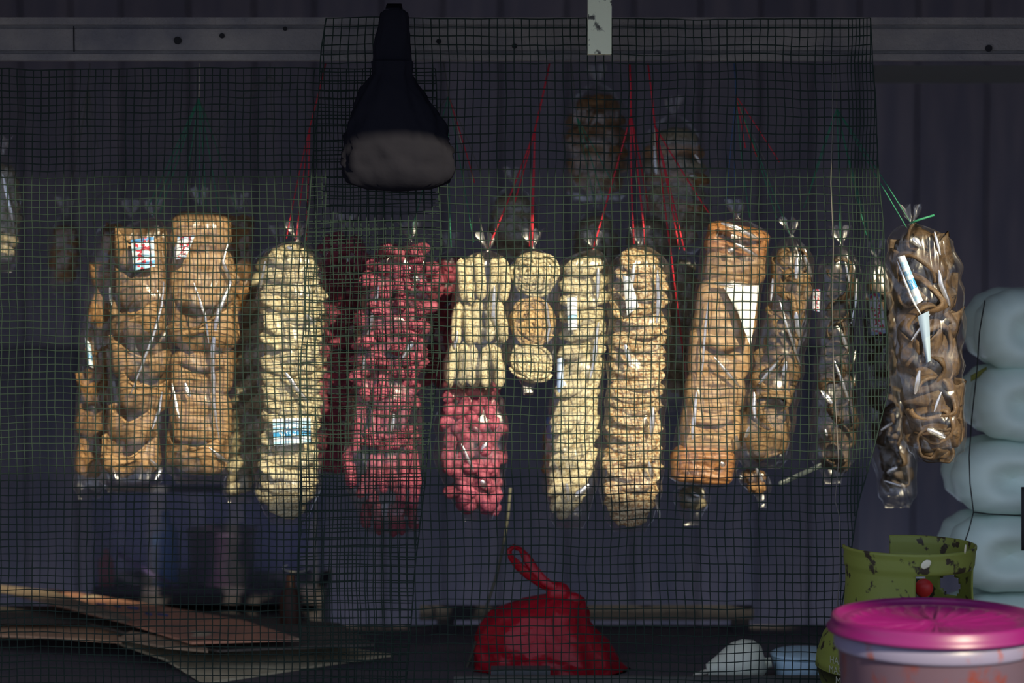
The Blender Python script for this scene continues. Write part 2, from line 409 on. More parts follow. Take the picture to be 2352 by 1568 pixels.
def pillow_mesh(seed, mat):
    """flat folded sheet of rind with rounded corners; some have a mouth-like slit across the upper front"""
    k_ = int(round((seed - .3) / 1.7)); slit = (1, 0, 1, 0, 0)[k_ % 5]
    def pw(a, e): return (abs(a) ** e) * (1 if a > 0 else -1)
    vs = []; nu, nv = 48, 35
    for j in range(nv):
        p_ = 2 * j / (nv - 1) - 1; rr = 1 - abs(p_); fy = (1 if p_ > 0 else -1) * math.sqrt(max(0, 1 - rr ** 5))
        for i in range(nu):
            ph = 2 * math.pi * i / nu; x = pw(math.cos(ph), .45) * rr * .5; z = pw(math.sin(ph), .45) * rr * .5
            y = pw(fy, .8) * .22
            y += .06 * nz(x * 2.5 + seed, z * 3, 1) + .04 * nz(x * 3 + seed, z * 9, 5) + .03 * abs(nz(x * 6 + seed, z * 6 + x * 4, 8))
            if slit and fy < 0:
                zc = .14 - .11 * (1 - (x / .36) ** 2); g = math.exp(-((z - zc) / .055) ** 2) * max(0, 1 - (x / .38) ** 4)
                y += .34 * g; y -= .05 * math.exp(-((z - zc + .13) / .06) ** 2) * max(0, 1 - (x / .4) ** 2)
            x *= 1 + .06 * nz(z * 3 + seed, 3, 3); z += .05 * nz(x * 3 + seed, 6, 6)
            vs.append((x, y, z))
    return mesh('cracker', vs, grid_faces(nu, nv, True), mat)
def curl_mesh(seed, mat):
    """curled strip of rind, a loop about 1 across whose hollow faces front"""
    rr = random.Random(seed); span = rr.uniform(4.6, 5.9); st = rr.uniform(0, 6.3); sq = rr.uniform(.65, 1.0)
    def fn(u, v):
        a = st + span * u; r = .42 * (1 + .16 * nz(math.cos(a) * 1.3 + seed, math.sin(a) * 1.3, 0)) * (1 - .16 * u)
        w_ = (v - .5) * .60; r2 = r * (1 - .22 * (2 * v - 1) ** 2)
        return Vector((r2 * math.cos(a), w_ + .10 * nz(u * 4 + seed, v, 2), r2 * math.sin(a) * sq + .10 * math.sin(a * 2 + seed) * (v - .5)))
    v, f = thick_sheet(30, 8, fn, .045); return mesh('cracker', v, f, mat)
CACHE = {}
def variants(fn, n, matname, *a):
    k = (fn.__name__, matname, a)
    if k not in CACHE: CACHE[k] = [fn(1.7 * i + .3, MT[matname], *a) if fn not in (tangle_mesh, curl_mesh) else fn(i + 3, MT[matname]) for i in range(n)]
    return CACHE[k]

# ------------------------------------------------------------------ a hanging bag
def interp(axis, py):
    if py <= axis[0][1]: return axis[0][0], axis[0][2]
    for a, b in zip(axis, axis[1:]):
        if py <= b[1]:
            t = (py - a[1]) / (b[1] - a[1]); return a[0] + (b[0] - a[0]) * t, a[2] + (b[2] - a[2]) * t
    return axis[-1][0], axis[-1][2]
INFO = {}
def bag(label, axis, Y, film='film', neck=None, seed=0, depth=.62, wr=1.0, tail=26, cat='snack bag', crease=1.0):
    """axis: (px, py, half width px) from the top of the filling to its foot; neck: (px, py) of the tied top"""
    s = S(Y); top = axis[0]; bot = axis[-1]
    if neck is None: neck = (top[0], top[1] - 26)
    root = empty('snack_bag', P(neck[0], neck[1], Y)); tag(root, label, cat, 'snack bags hanging behind the nets')
    n = 64; rows = []; r0 = random.Random(seed * 7 + 1)
    ridges = [(r0.uniform(-2.2, -.5), r0.uniform(.004, .014), r0.uniform(0, 6), r0.uniform(.05, .09), r0.uniform(.25, .6)) for _ in range(5)]
    def ring(px, py, hw, dp, flat=0):
        c = P(px, py, Y); r = []
        for k in range(n):
            a = 2 * math.pi * k / n; ca, sa = math.cos(a), math.sin(a)
            ex = (abs(ca) ** .85) * (1 if ca > 0 else -1); ey = (abs(sa) ** .85) * (1 if sa > 0 else -1)
            q = 1 + wr * (.055 * nz(ca * 2 + seed, sa * 2, py * .012) + .05 * abs(nz(ca * 4 + seed * 2, sa * 4, py * .022)) + .03 * nz(ca * 7 + seed, sa * 7 + py * .01, py * .05))
            q += wr * .030 * math.sin(py * .085 + 3 * nz(ca * 1.5, sa * 1.5 + seed, py * .006)) 
            for a0, fq, ph, hgt, wob in ridges:
                da = (a - 2 * math.pi if a > math.pi else a) - (a0 + wob * math.sin(py * fq + ph))
                q += wr * hgt * math.exp(-(da / .10) ** 2) * max(0, math.sin(py * fq * 1.7 + ph * 2))
            r.append(c + Vector((hw * s * q * ex, dp * s * q * ey, 0)))
        return r
    # frill above the knot
    for q, (dy, hw) in enumerate(((-30, 20), (-20, 15), (-9, 8), (0, 4))):
        c = P(neck[0] + q, neck[1] + dy, Y); r = []
        for k in range(n):
            a = 2 * math.pi * k / n; fl = 1 + .45 * math.sin(a * 7 + seed) * (3 - q) / 3
            r.append(c + Vector((hw * s * fl * math.cos(a), hw * .6 * s * fl * math.sin(a), .012 * math.sin(a * 5 + seed) * (3 - q) / 3)))
        rows.append(r)
    H = bot[1] - top[1]
    for q in (.25, .55, .8, .95):
        rows.append(ring(neck[0] + (top[0] - neck[0]) * q, neck[1] + (top[1] + 8 - neck[1]) * q, 4 + (top[2] * .92) * q ** .6, (4 + top[2] * .92 * q ** .6) * depth))
    m = max(8, int(H / 11))
    for j in range(1, m + 1):
        py = top[1] + 8 + (H - 8) * j / m; cx, hw = interp(axis, py); rows.append(ring(cx, py, hw * 1.05, hw * 1.05 * depth))
    for q, dy in ((.8, 8), (.4, 16), (.12, 22), (.03, tail)):
        rows.append(ring(bot[0], bot[1] + dy, bot[2] * (.72 + .2 * q), bot[2] * depth * q))
    vs = [v - root.location for r in rows for v in r]
    me = mesh('film', vs, grid_faces(n, len(rows), True), MT[film]); link_mesh('film', me, root)
    INFO[root.name] = (axis, Y, depth)
    return root
def put(root, me, px, py, Y, size, rot=(0, 0, 0), name='cracker', w=None):
    loc = P(px, py, Y) - root.location
    sz = size if isinstance(size, (tuple, list)) else (size,) * 3; s = S(Y)
    return link_mesh(name, me, root, loc, rot, tuple(q * s for q in sz))
def card(root, corners, Y, mat, bulge=.006, label=None):
    """printed card, or painted glare patch, inside the film; corners px: tl, tr, br, bl"""
    n = 8; vs = []; uv = []
    tl, tr, br, bl = [Vector((a, b_)) for a, b_ in corners]
    for j in range(n):
        for i in range(n):
            u = i / (n - 1); v = j / (n - 1)
            p = (tl * (1 - u) + tr * u) * (1 - v) + (bl * (1 - u) + br * u) * v
            vs.append(P(p.x, p.y, Y - bulge * math.sin(u * math.pi)) - root.location); uv.append((u, 1 - v))
    fs = grid_faces(n, n)
    N_ = len(vs); vs += [v + Vector((0, .0008, 0)) for v in vs]; fs += [tuple(reversed(q)) for q in grid_faces(n, n, off=N_)]; uv = uv + uv
    o = link_mesh('label_or_glare_card', mesh('label_or_glare_card', vs, fs, mat, uvs=uv), root)
    if label: o['label'] = label
    return o
# fillers --------------------------------------------------------
def fill_slabs(root, axis, Y, pitch, matnames, rnd, tilt=(-.35, 0), roll=0., wf=2.0, thick=1.3, dp=.62, mix=None):
    py = axis[0][1] + pitch * .6; k = 0
    while py < axis[-1][1] - pitch * .2:
        cx, hw = interp(axis, py); mn = matnames[k % len(matnames)] if mix is None else (matnames[0] if rnd.random() < mix else matnames[1])
        ms = variants(slab_mesh, 5, mn); e = 1.0
        if k == 0: e = .82
        if py > axis[-1][1] - pitch * 1.3: e = .8
        rl = roll(py) if callable(roll) else roll
        put(root, rnd.choice(ms), cx + rnd.uniform(-3, 3), py, Y + rnd.uniform(-.003, .003), (hw * wf * e / max(.75, math.cos(rl)) * rnd.uniform(.97, 1.03), hw * 2 * dp * 1.25, pitch * 4.1 * thick),
            (tilt[0] + rnd.uniform(-.12, .12), rl + rnd.uniform(-.07, .07), rnd.uniform(-.5, .5)))
        py += pitch; k += 1
def fill_fingers(root, axis, Y, rnd, matname, L=(60, 90), W=20, n_around=6, vertical=lambda py: 0., pitch=None, back=True, spread=.25, taper=0):
    ms = variants(finger_mesh, 6, matname); py = axis[0][1] + 10; row = 0; pitch = pitch or 26
    while py < axis[-1][1] - 6:
        cx, hw = interp(axis, py); an0 = vertical(py)
        m = n_around
        for k in range(m):
            u = (k + .5 + rnd.uniform(-.18, .18)) / m * 2 - 1
            for layer in (0, 1) if back else (0,):
                l = rnd.uniform(*L)
                ang = an0 + rnd.uniform(-spread, spread)
                xw = hw * .78 * u
                dy_ = math.sqrt(max(0, 1 - u * u)) * hw * .46 * (1 if layer == 0 else -1)
                put(root, rnd.choice(ms), cx + xw, py + rnd.uniform(-6, 6), Y - dy_ * S(Y), (W / .26, W / .26, l),
                    (rnd.uniform(-.2, .2), ang, rnd.uniform(0, 6.3)))
        py += pitch; row += 1
def fill_pockets(root, spec, Y, matnames, rnd, lip=.42, depth=.34, back=.55):
    """spec: (px, py, width, height, roll, tilt)"""
    for k, q in enumerate(spec):
        px, py, w_, h_, rl = q[:5]; tl = q[5] if len(q) > 5 else 0
        mn = q[6] if len(q) > 6 else matnames[k % len(matnames)]
        ms = variants(pocket_mesh, 5, mn, lip, depth, back)
        put(root, rnd.choice(ms), px + rnd.uniform(-3, 3), py, Y + .004 * ((k % 2) * 2 - 1), (w_ * rnd.uniform(.93, 1.04) * rnd.choice((-1, 1)), w_ * .9, h_ * rnd.uniform(.95, 1.2)), (tl + rnd.uniform(-.15, .15), rl + rnd.uniform(-.12, .12), rnd.uniform(-.3, .3)))
def fill_curls(root, axis, Y, rnd, matname, pitch=60, scale=1.9):
    ms = variants(curl_mesh, 6, matname); py = axis[0][1] + pitch * .4
    while py < axis[-1][1] - pitch * .2:
        cx, hw = interp(axis, py); s_ = hw * scale * rnd.uniform(.85, 1.1)
        for q_ in range(2): put(root, rnd.choice(ms), cx + rnd.uniform(-.15, .15) * hw, py + 20 * q_, Y + .012 + .014 * q_, (s_ * .95, s_ * .6, s_ * .7), (rnd.uniform(.9, 1.5), rnd.uniform(-.3, .3), rnd.uniform(-.6, .6)))
        put(root, rnd.choice(ms), cx + rnd.uniform(-.12, .12) * hw, py, Y + rnd.uniform(-.012, .0), (s_, s_ * .8, s_ * rnd.uniform(.8, 1.25)), (rnd.uniform(-.5, .5), rnd.uniform(0, 6.3), rnd.uniform(-.5, .5)))
        py += pitch * rnd.uniform(.8, 1.1)

WHITE, BLUE, LBLUE, RED = (.75, .80, .85), (.05, .30, .60), (.35, .62, .80), (.55, .05, .08)
lab_blue = label_mat('blue_printed_card', [(0, WHITE), (.06, LBLUE), (.16, WHITE), (.26, (.55, .72, .80)), (.30, BLUE), (.50, (.50, .70, .80)), (.58, (.18, .38, .58)), (.68, WHITE), (.74, LBLUE), (.88, WHITE)], (WHITE, (16, 10, 1), .56))
lab_red = label_mat('red_and_blue_printed_card', [(0, LBLUE), (.12, (.10, .35, .62)), (.22, WHITE), (.34, LBLUE), (.46, WHITE), (.60, (.45, .70, .82)), (.75, WHITE), (.88, (.10, .30, .60))], (RED, (4.2, 7, 1), .54))
lab_wht = label_mat('pale_printed_card', [(0, (.35, .45, .65)), (.08, WHITE), (.9, (.2, .35, .6))], (RED, (3, 9, 1), .53))

rd = random.Random(11)
# ---- 0 far left dim bags
ax = [(2, 380, 36), (8, 470, 42), (0, 600, 38)]
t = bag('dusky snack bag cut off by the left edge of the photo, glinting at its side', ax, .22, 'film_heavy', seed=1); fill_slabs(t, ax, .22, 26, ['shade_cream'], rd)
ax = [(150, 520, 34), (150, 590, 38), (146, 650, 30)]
t = bag('small dim bag hanging deep in the shade left of the brown rind bags', ax, .62, 'film_grey_tint', seed=2); fill_slabs(t, ax, .62, 24, ['shaded_tan'], rd)
# ---- A back left brown
ax = [(268, 515, 40), (250, 620, 44), (232, 780, 44), (215, 950, 40), (205, 1120, 34)]
t = bag('dim brown rind bag furthest left, half hidden by the bag with the blue label', ax, .30, seed=3, neck=(300, 500))
fill_pockets(t, [(268, 560, 78, 80, .1), (254, 640, 84, 85, -.2), (243, 725, 84, 85, .2), (232, 810, 84, 85, .1), (224, 895, 80, 85, -.2), (214, 975, 78, 85, .1), (207, 1060, 66, 80, .2)], .30, ['shaded_tan'], rd)
card(t, [(195, 775), (208, 790), (214, 845), (202, 838)], .262, lab_blue)
# ---- B brown with label
ax = [(325, 530, 62), (325, 640, 66), (322, 780, 70), (318, 900, 66), (308, 1010, 66), (300, 1105, 70)]
t = bag('brown folded rind bag with a blue and red label near its top', ax, .17, 'film_heavy', seed=4, neck=(350, 498))
fill_pockets(t, [(322, 580, 124, 110, .02), (326, 665, 124, 100, -.06), (320, 742, 132, 100, .03), (322, 825, 132, 92, -.05), (326, 905, 122, 95, .08), (308, 980, 124, 88, -.04), (300, 1050, 132, 92, .03, .05)], .17, ['tan'], rd)
card(t, [(300, 551), (353, 543), (356, 612), (308, 621)], .11, lab_red)
# ---- C2 dim brown behind
ax = [(548, 500, 34), (548, 620, 36), (540, 760, 36), (536, 860, 30)]
t = bag('dim brown rind bag showing behind the right side of the glossy brown bag', ax, .33, seed=5, neck=(545, 485))
fill_pockets(t, [(548, 540, 70, 80, .1), (548, 615, 70, 80, -.1), (545, 690, 72, 80, .1), (540, 765, 70, 80, -.1), (536, 830, 60, 80, .1)], .33, ['shaded_tan'], rd)
# ---- C brown glossy
ax = [(455, 496, 66), (462, 600, 70), (465, 720, 74), (462, 850, 72), (462, 980, 70), (458, 1085, 72)]
t = bag('glossy brown folded rind bag with a wide curled piece at its foot', ax, .16, 'film_heavy', seed=6, neck=(458, 472))
for k, (px, py, w_, h_, rl, mn, v_) in enumerate(((462, 532, 138, 84, .05, 'tan', 1), (466, 640, 148, 124, .0, 'tan_smooth', 3), (464, 855, 146, 92, .05, 'tan', 0), (462, 955, 142, 118, -.04, 'tan', 4))):
    put(t, variants(pillow_mesh, 5, mn)[v_], px, py, .16 + .004 * (k % 2), (w_, 130, h_ * 1.08), (.05, rl, 0))
fill_pockets(t, [(472, 758, 158, 105, -.05), (452, 1045, 150, 98, .10, .05)], .16, ['tan'], rd)
card(t, [(408, 542), (448, 540), (428, 590), (404, 596)], .105, lab_wht)
# ---- D cream behind
ax = [(625, 585, 36), (605, 700, 44), (585, 850, 46), (568, 1000, 46), (552, 1130, 38)]
t = bag('dim cream cracker bag leaning behind the upright cream stack', ax, .30, seed=7, neck=(640, 560))
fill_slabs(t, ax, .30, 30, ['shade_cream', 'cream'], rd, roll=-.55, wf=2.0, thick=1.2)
# ---- E cream upright stack with blue label
ax = [(668, 572, 62), (672, 680, 76), (672, 800, 74), (670, 950, 70), (662, 1060, 72), (660, 1130, 70), (660, 1180, 50)]
t = bag('tall cream cracker stack bag with a blue printed card low on its front', ax, .14, 'film', seed=8, neck=(680, 552))
fill_slabs(t, ax, .14, 30, ['cream'], rd, tilt=(.7, 0), thick=1.2)
card(t, [(626, 962), (713, 958), (714, 1018), (629, 1024)], .082, lab_blue)
# ---- F pink back
ax = [(790, 548, 46), (790, 650, 52), (785, 800, 52), (778, 950, 48), (768, 1065, 40)]
t = bag('dim pink cracker bag behind and left of the big pink bag', ax, .33, seed=9, neck=(795, 530))
fill_fingers(t, ax, .33, rd, 'pink', L=(70, 96), W=28, n_around=4, vertical=lambda py: 1.4, pitch=25)
# ---- G pink big
ax = [(925, 575, 62), (920, 650, 82), (905, 760, 80), (890, 880, 76), (880, 1000, 84), (875, 1090, 84), (893, 1200, 62)]
t = bag('big bright pink cracker bag with loose finger shapes hanging at its foot', ax, .14, 'film_heavy', seed=10, neck=(940, 552))
def gv(py): return 1.45 if py < 860 else (.9 if py < 930 else .1)
fill_fingers(t, [(925, 575, 62), (920, 650, 80), (905, 760, 78), (890, 880, 72), (882, 960, 76)], .14, rd, 'pink', L=(76, 110), W=30, n_around=4, vertical=gv, pitch=27, spread=.35)
fill_fingers(t, [(884, 985, 76), (884, 1000, 80), (884, 1028, 80)], .14, rd, 'pink', L=(60, 80), W=24, n_around=6, vertical=lambda p: 1.5, pitch=24)
ms = variants(finger_mesh, 6, 'pink')
for (px, py, l, an) in ((806, 1030, 90, .45), (826, 1000, 90, .5), (800, 1085, 80, .6), (850, 1090, 100, .05), (880, 1085, 100, -.1), (905, 1080, 105, 0), (930, 1080, 100, -.08), (952, 1075, 100, -.05), (832, 1115, 60, .3), (862, 1125, 80, .05), (915, 1130, 90, 0), (945, 1125, 90, 0)):
    put(t, rd.choice(ms), px, py, .14 - .03 + rd.uniform(-.006, .006), (27 / .26, 27 / .26, l), (0, an, rd.uniform(0, 6)))
for (px, py, l, an) in ((845, 1180, 70, 0), (870, 1190, 80, .1), (900, 1195, 80, -.1), (925, 1190, 80, 0), (948, 1185, 70, -.1)):
    put(t, rd.choice(variants(finger_mesh, 6, 'shaded_pink')), px, py, .16, (24 / .26, 24 / .26, l), (0, an, rd.uniform(0, 6)))
# ---- H pink dark column
ax = [(1022, 600, 28), (1020, 700, 32), (1010, 830, 34), (1004, 900, 30)]
t = bag('narrow dark pink bag in the shade beside the cream finger bag', ax, .32, seed=12, neck=(1030, 575))
fill_fingers(t, ax, .32, rd, 'shaded_pink', L=(46, 66), W=22, n_around=3, vertical=lambda p: 1.3, pitch=26)
# ---- I lower pink
ax = [(1085, 898, 60), (1082, 960, 78), (1082, 1050, 80), (1088, 1110, 68), (1098, 1170, 44)]
t = bag('pink cracker bag hanging under the cream finger bag', ax, .20, 'film', seed=13, neck=(1090, 880))
fill_fingers(t, ax, .20, rd, 'pink', L=(60, 84), W=32, n_around=4, vertical=lambda p: (1.5 if p < 990 else .7 + .6 * math.sin(p * .03)), pitch=30, spread=.6)
# ---- J cream fingers in two columns
ax = [(1110, 592, 56), (1106, 660, 62), (1100, 760, 62), (1090, 830, 68), (1088, 885, 66)]
t = bag('cream finger cracker bag packed with upright sticks in three tiers', ax, .13, 'film', seed=14, neck=(1118, 575), wr=.7, depth=.45)
ms = variants(finger_mesh, 6, 'cream')
for r_, (py, l) in enumerate(((640, 108), (738, 104), (838, 104))):
    cx, hw = interp(ax, py)
    for layer in (0, 1):
        for k in range(5):
            u = (k + .5) / 5 * 2 - 1; u += (.07 if u > 0 else -.07)
            put(t, rd.choice(ms), cx + u * hw * .86 + rd.uniform(-2, 2), py + rd.uniform(-7, 7), .13 - .016 + layer * .032, (25 / .26, 25 / .26, l), (rd.uniform(-.06, .06), rd.uniform(-.07, .07), rd.uniform(0, 6)))
# ---- K three round cakes
ax = [(1226, 590, 44), (1226, 630, 58), (1222, 740, 56), (1220, 830, 54), (1214, 885, 14)]
t = bag('slim clear bag holding three round tangled crackers one above another', ax, .14, 'film', seed=15, neck=(1222, 568), depth=.5, wr=.5, tail=12)
put(t, tangle_mesh(3, MT['cream']), 1227, 628, .14, (122, 110, 118), (.1, .2, 0))
put(t, tangle_mesh(8, MT['toast']), 1223, 738, .14, (124, 110, 124), (0, 1.2, 0))
put(t, tangle_mesh(5, MT['cream']), 1220, 834, .14, (114, 105, 104), (0, .5, 0))
# ---- L slanting
ax = [(1342, 592, 54), (1340, 700, 56), (1335, 800, 54), (1325, 900, 56), (1318, 1000, 60), (1312, 1100, 58), (1308, 1190, 42)]
t = bag('cream cracker bag whose stack slants up to the right', ax, .15, 'film', seed=16, neck=(1362, 572))
fill_slabs(t, ax, .15, 36, ['cream'], rd, tilt=(.5, 0), roll=lambda p: -.15 - .68 * min(1, max(0, (p - 720) / 180)), wf=2.05, thick=.95)
card(t, [(1302, 684), (1326, 680), (1326, 756), (1305, 758)], .105, label_mat('white_slip', [(0, WHITE), (.3, LBLUE), (.45, WHITE)]))
card(t, [(1280, 824), (1294, 820), (1294, 908), (1279, 912)], .13, label_mat('blue_slip', [(0, (.35, .48, .78)), (.5, (.45, .58, .85))]))
# ---- L2 dim behind L low
ax = [(1275, 965, 22), (1268, 1040, 26), (1275, 1130, 28)]
t = bag('dim crumpled bag low behind the slanting cream stack', ax, .28, 'film_grey_tint', seed=17, neck=(1282, 945)); fill_slabs(t, ax, .28, 24, ['shaded_tan'], rd)
card(t, [(1256, 958), (1274, 958), (1272, 1008), (1254, 1006)], .255, label_mat('deep_blue_slip', [(0, (.05, .13, .35)), (.5, (.07, .16, .4))]))
# ---- M cream brown stack
ax = [(1470, 585, 58), (1468, 650, 68), (1466, 800, 66), (1462, 900, 66), (1455, 1020, 68), (1448, 1120, 70), (1446, 1195, 52)]
t = bag('toasted cream cracker stack bag with brown freckles, straight and tall in the middle right', ax, .14, 'film', seed=18, neck=(1468, 562))
fill_slabs(t, ax, .14, 29, ['cream_brown'], rd, tilt=(.8, 0), thick=.85)
card(t, [(1430, 632), (1448, 636), (1468, 704), (1440, 724)], .083, label_mat('white_slip_b', [(0, WHITE), (.9, (.6, .7, .85))]))
# ---- N dim behind M
ax = [(1570, 600, 30), (1570, 700, 34), (1562, 820, 34), (1556, 920, 30)]
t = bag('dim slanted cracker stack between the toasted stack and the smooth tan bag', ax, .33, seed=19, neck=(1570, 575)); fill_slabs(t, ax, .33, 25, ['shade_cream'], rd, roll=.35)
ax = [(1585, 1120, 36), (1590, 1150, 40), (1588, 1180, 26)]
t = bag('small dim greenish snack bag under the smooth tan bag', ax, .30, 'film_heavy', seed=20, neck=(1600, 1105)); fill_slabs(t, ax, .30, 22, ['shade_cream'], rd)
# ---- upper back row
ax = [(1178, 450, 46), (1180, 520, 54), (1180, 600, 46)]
t = bag('dusky cream bag high behind the round cracker bag', ax, .40, 'film_grey_tint', seed=21, neck=(1180, 425)); fill_slabs(t, ax, .40, 28, ['shade_cream'], rd)
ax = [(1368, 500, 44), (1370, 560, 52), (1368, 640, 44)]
t = bag('dusky cream bag behind the top of the slanting stack', ax, .40, 'film_grey_tint', seed=22, neck=(1368, 478)); fill_slabs(t, ax, .40, 28, ['shade_cream'], rd)
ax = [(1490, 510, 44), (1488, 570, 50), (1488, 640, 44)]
t = bag('dusky cream bag behind the top of the toasted stack', ax, .40, 'film_grey_tint', seed=23, neck=(1490, 488)); fill_slabs(t, ax, .40, 28, ['shade_cream'], rd)
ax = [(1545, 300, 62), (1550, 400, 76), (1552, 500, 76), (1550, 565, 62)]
t = bag('wide dusky bag high at the back with a bright glint on its film', ax, .46, 'film_heavy', seed=24, neck=(1545, 262)); fill_slabs(t, ax, .46, 32, ['shade_cream', 'shaded_tan'], rd)
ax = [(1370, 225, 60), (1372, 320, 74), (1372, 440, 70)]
t = bag('faint dark bag highest at the back under the post end', ax, .66, 'film_grey_tint', seed=25, neck=(1370, 190)); fill_slabs(t, ax, .66, 34, ['shaded_tan'], rd)
# ---- Q smooth tan
ax = [(1690, 525, 74), (1686, 600, 74), (1668, 700, 72), (1655, 800, 72), (1640, 920, 68), (1625, 1010, 74), (1612, 1095, 74)]
t = bag('smooth tan folded rind bag leaning left with a blinding highlight and rust brown foot', ax, .14, 'film_heavy', seed=26, neck=(1690, 500), wr=.7)
for k, (px, py, w_, h_, rl, mn, v_) in enumerate(((1692, 556, 146, 74, .2, 'rust', 0), (1688, 612, 140, 84, .08, 'tan', 1), (1668, 712, 142, 138, .10, 'tan_smooth', 1), (1652, 812, 144, 118, .05, 'tan_smooth', 0), (1642, 900, 138, 96, .02, 'tan_smooth', 3), (1632, 985, 140, 112, .03, 'tan_smooth', 2), (1614, 1066, 148, 86, .05, 'rust', 4))):
    put(t, variants(pillow_mesh, 5, mn)[v_], px, py, .14 + .004 * (k % 2), (w_, 150, h_ * 1.08), (.06, rl, 0))
card(t, [(1662, 660), (1744, 655), (1724, 796), (1694, 716)], .088, label_mat('painted_glare_patch', [(0, (.85, .86, .80)), (.6, (.9, .9, .84))]))  # film glare painted as a pale card
# ---- S dark brown
ax = [(1818, 578, 46), (1815, 660, 52), (1800, 760, 56), (1782, 860, 58), (1762, 960, 64), (1752, 1050, 56)]
t = bag('dark brown curled rind bag with long silver streaks beside the smooth tan bag', ax, .15, 'film_heavy', seed=27, neck=(1815, 540), wr=1.3)
fill_curls(t, ax, .15, rd, 'dark_mid', 50, 2.0)
fill_pockets(t, [(1815, 640, 90, 90, .1), (1790, 850, 96, 90, -.2), (1752, 1010, 112, 92, .1)], .15, ['dark_mid'], rd)
ax = [(1725, 1080, 36), (1735, 1110, 34), (1752, 1140, 14)]
t = bag('crumpled empty clear bag end under the dark brown curled bag', ax, .20, 'film_heavy', seed=28, neck=(1715, 1068), wr=1.6, cat='plastic bag'); fill_slabs(t, ax, .20, 24, ['shaded_tan'], rd)
# ---- T
ax = [(1928, 602, 44), (1928, 680, 48), (1922, 780, 42), (1922, 860, 50), (1922, 960, 56), (1915, 1050, 50), (1912, 1085, 26)]
t = bag('dark rind bag crossed by a pale hanging cord', ax, .15, 'film_heavy', seed=29, neck=(1930, 560), wr=1.3); fill_curls(t, ax, .15, rd, 'dark', 46, 2.0)
card(t, [(1868, 664), (1884, 664), (1883, 716), (1866, 712)], .13, lab_wht)
# ---- U dim
ax = [(2020, 640, 40), (2020, 740, 44), (2022, 860, 44), (2040, 980, 50), (2058, 1080, 46), (2062, 1140, 40)]
t = bag('dim dark rind bag with a white and red printed label near its top', ax, .27, 'film', seed=30, neck=(2010, 590), wr=1.2); fill_curls(t, ax, .27, rd, 'dark', 46, 2.0)
card(t, [(1994, 676), (2020, 672), (2040, 764), (2000, 770)], .215, lab_wht)
# ---- V front right
ax = [(2110, 535, 66), (2118, 620, 82), (2130, 720, 82), (2125, 800, 80), (2130, 880, 78), (2140, 960, 72), (2150, 1035, 60)]
t = bag('large curled brown rind bag outside the net beside the white plastic bundles', ax, .0, 'film_heavy', seed=31, neck=(2092, 512), wr=1.3)
fill_curls(t, ax, .0, rd, 'dark_v', 62, 1.9)
ms = variants(pocket_mesh, 5, 'dark_v', .42, .34, .55)
for q_ in range(6): put(t, ms[q_ % 5], 2120 + q_ * 5, 600 + q_ * 78, .025, (140, 60, 105), (0, rd.uniform(-.3, .3), 0))
fill_pockets(t, [(2110, 800, 110, 100, .1), (2150, 1000, 112, 80, .1, 0)], .0, ['dark_v'], rd)
card(t, [(2062, 590), (2078, 586), (2120, 690), (2104, 700)], -.055, lab_blue)
card(t, [(2108, 726), (2134, 714), (2138, 828), (2128, 834)], -.06, label_mat('pale_blue_slip', [(0, (.32, .42, .52)), (.5, (.28, .38, .5))]))

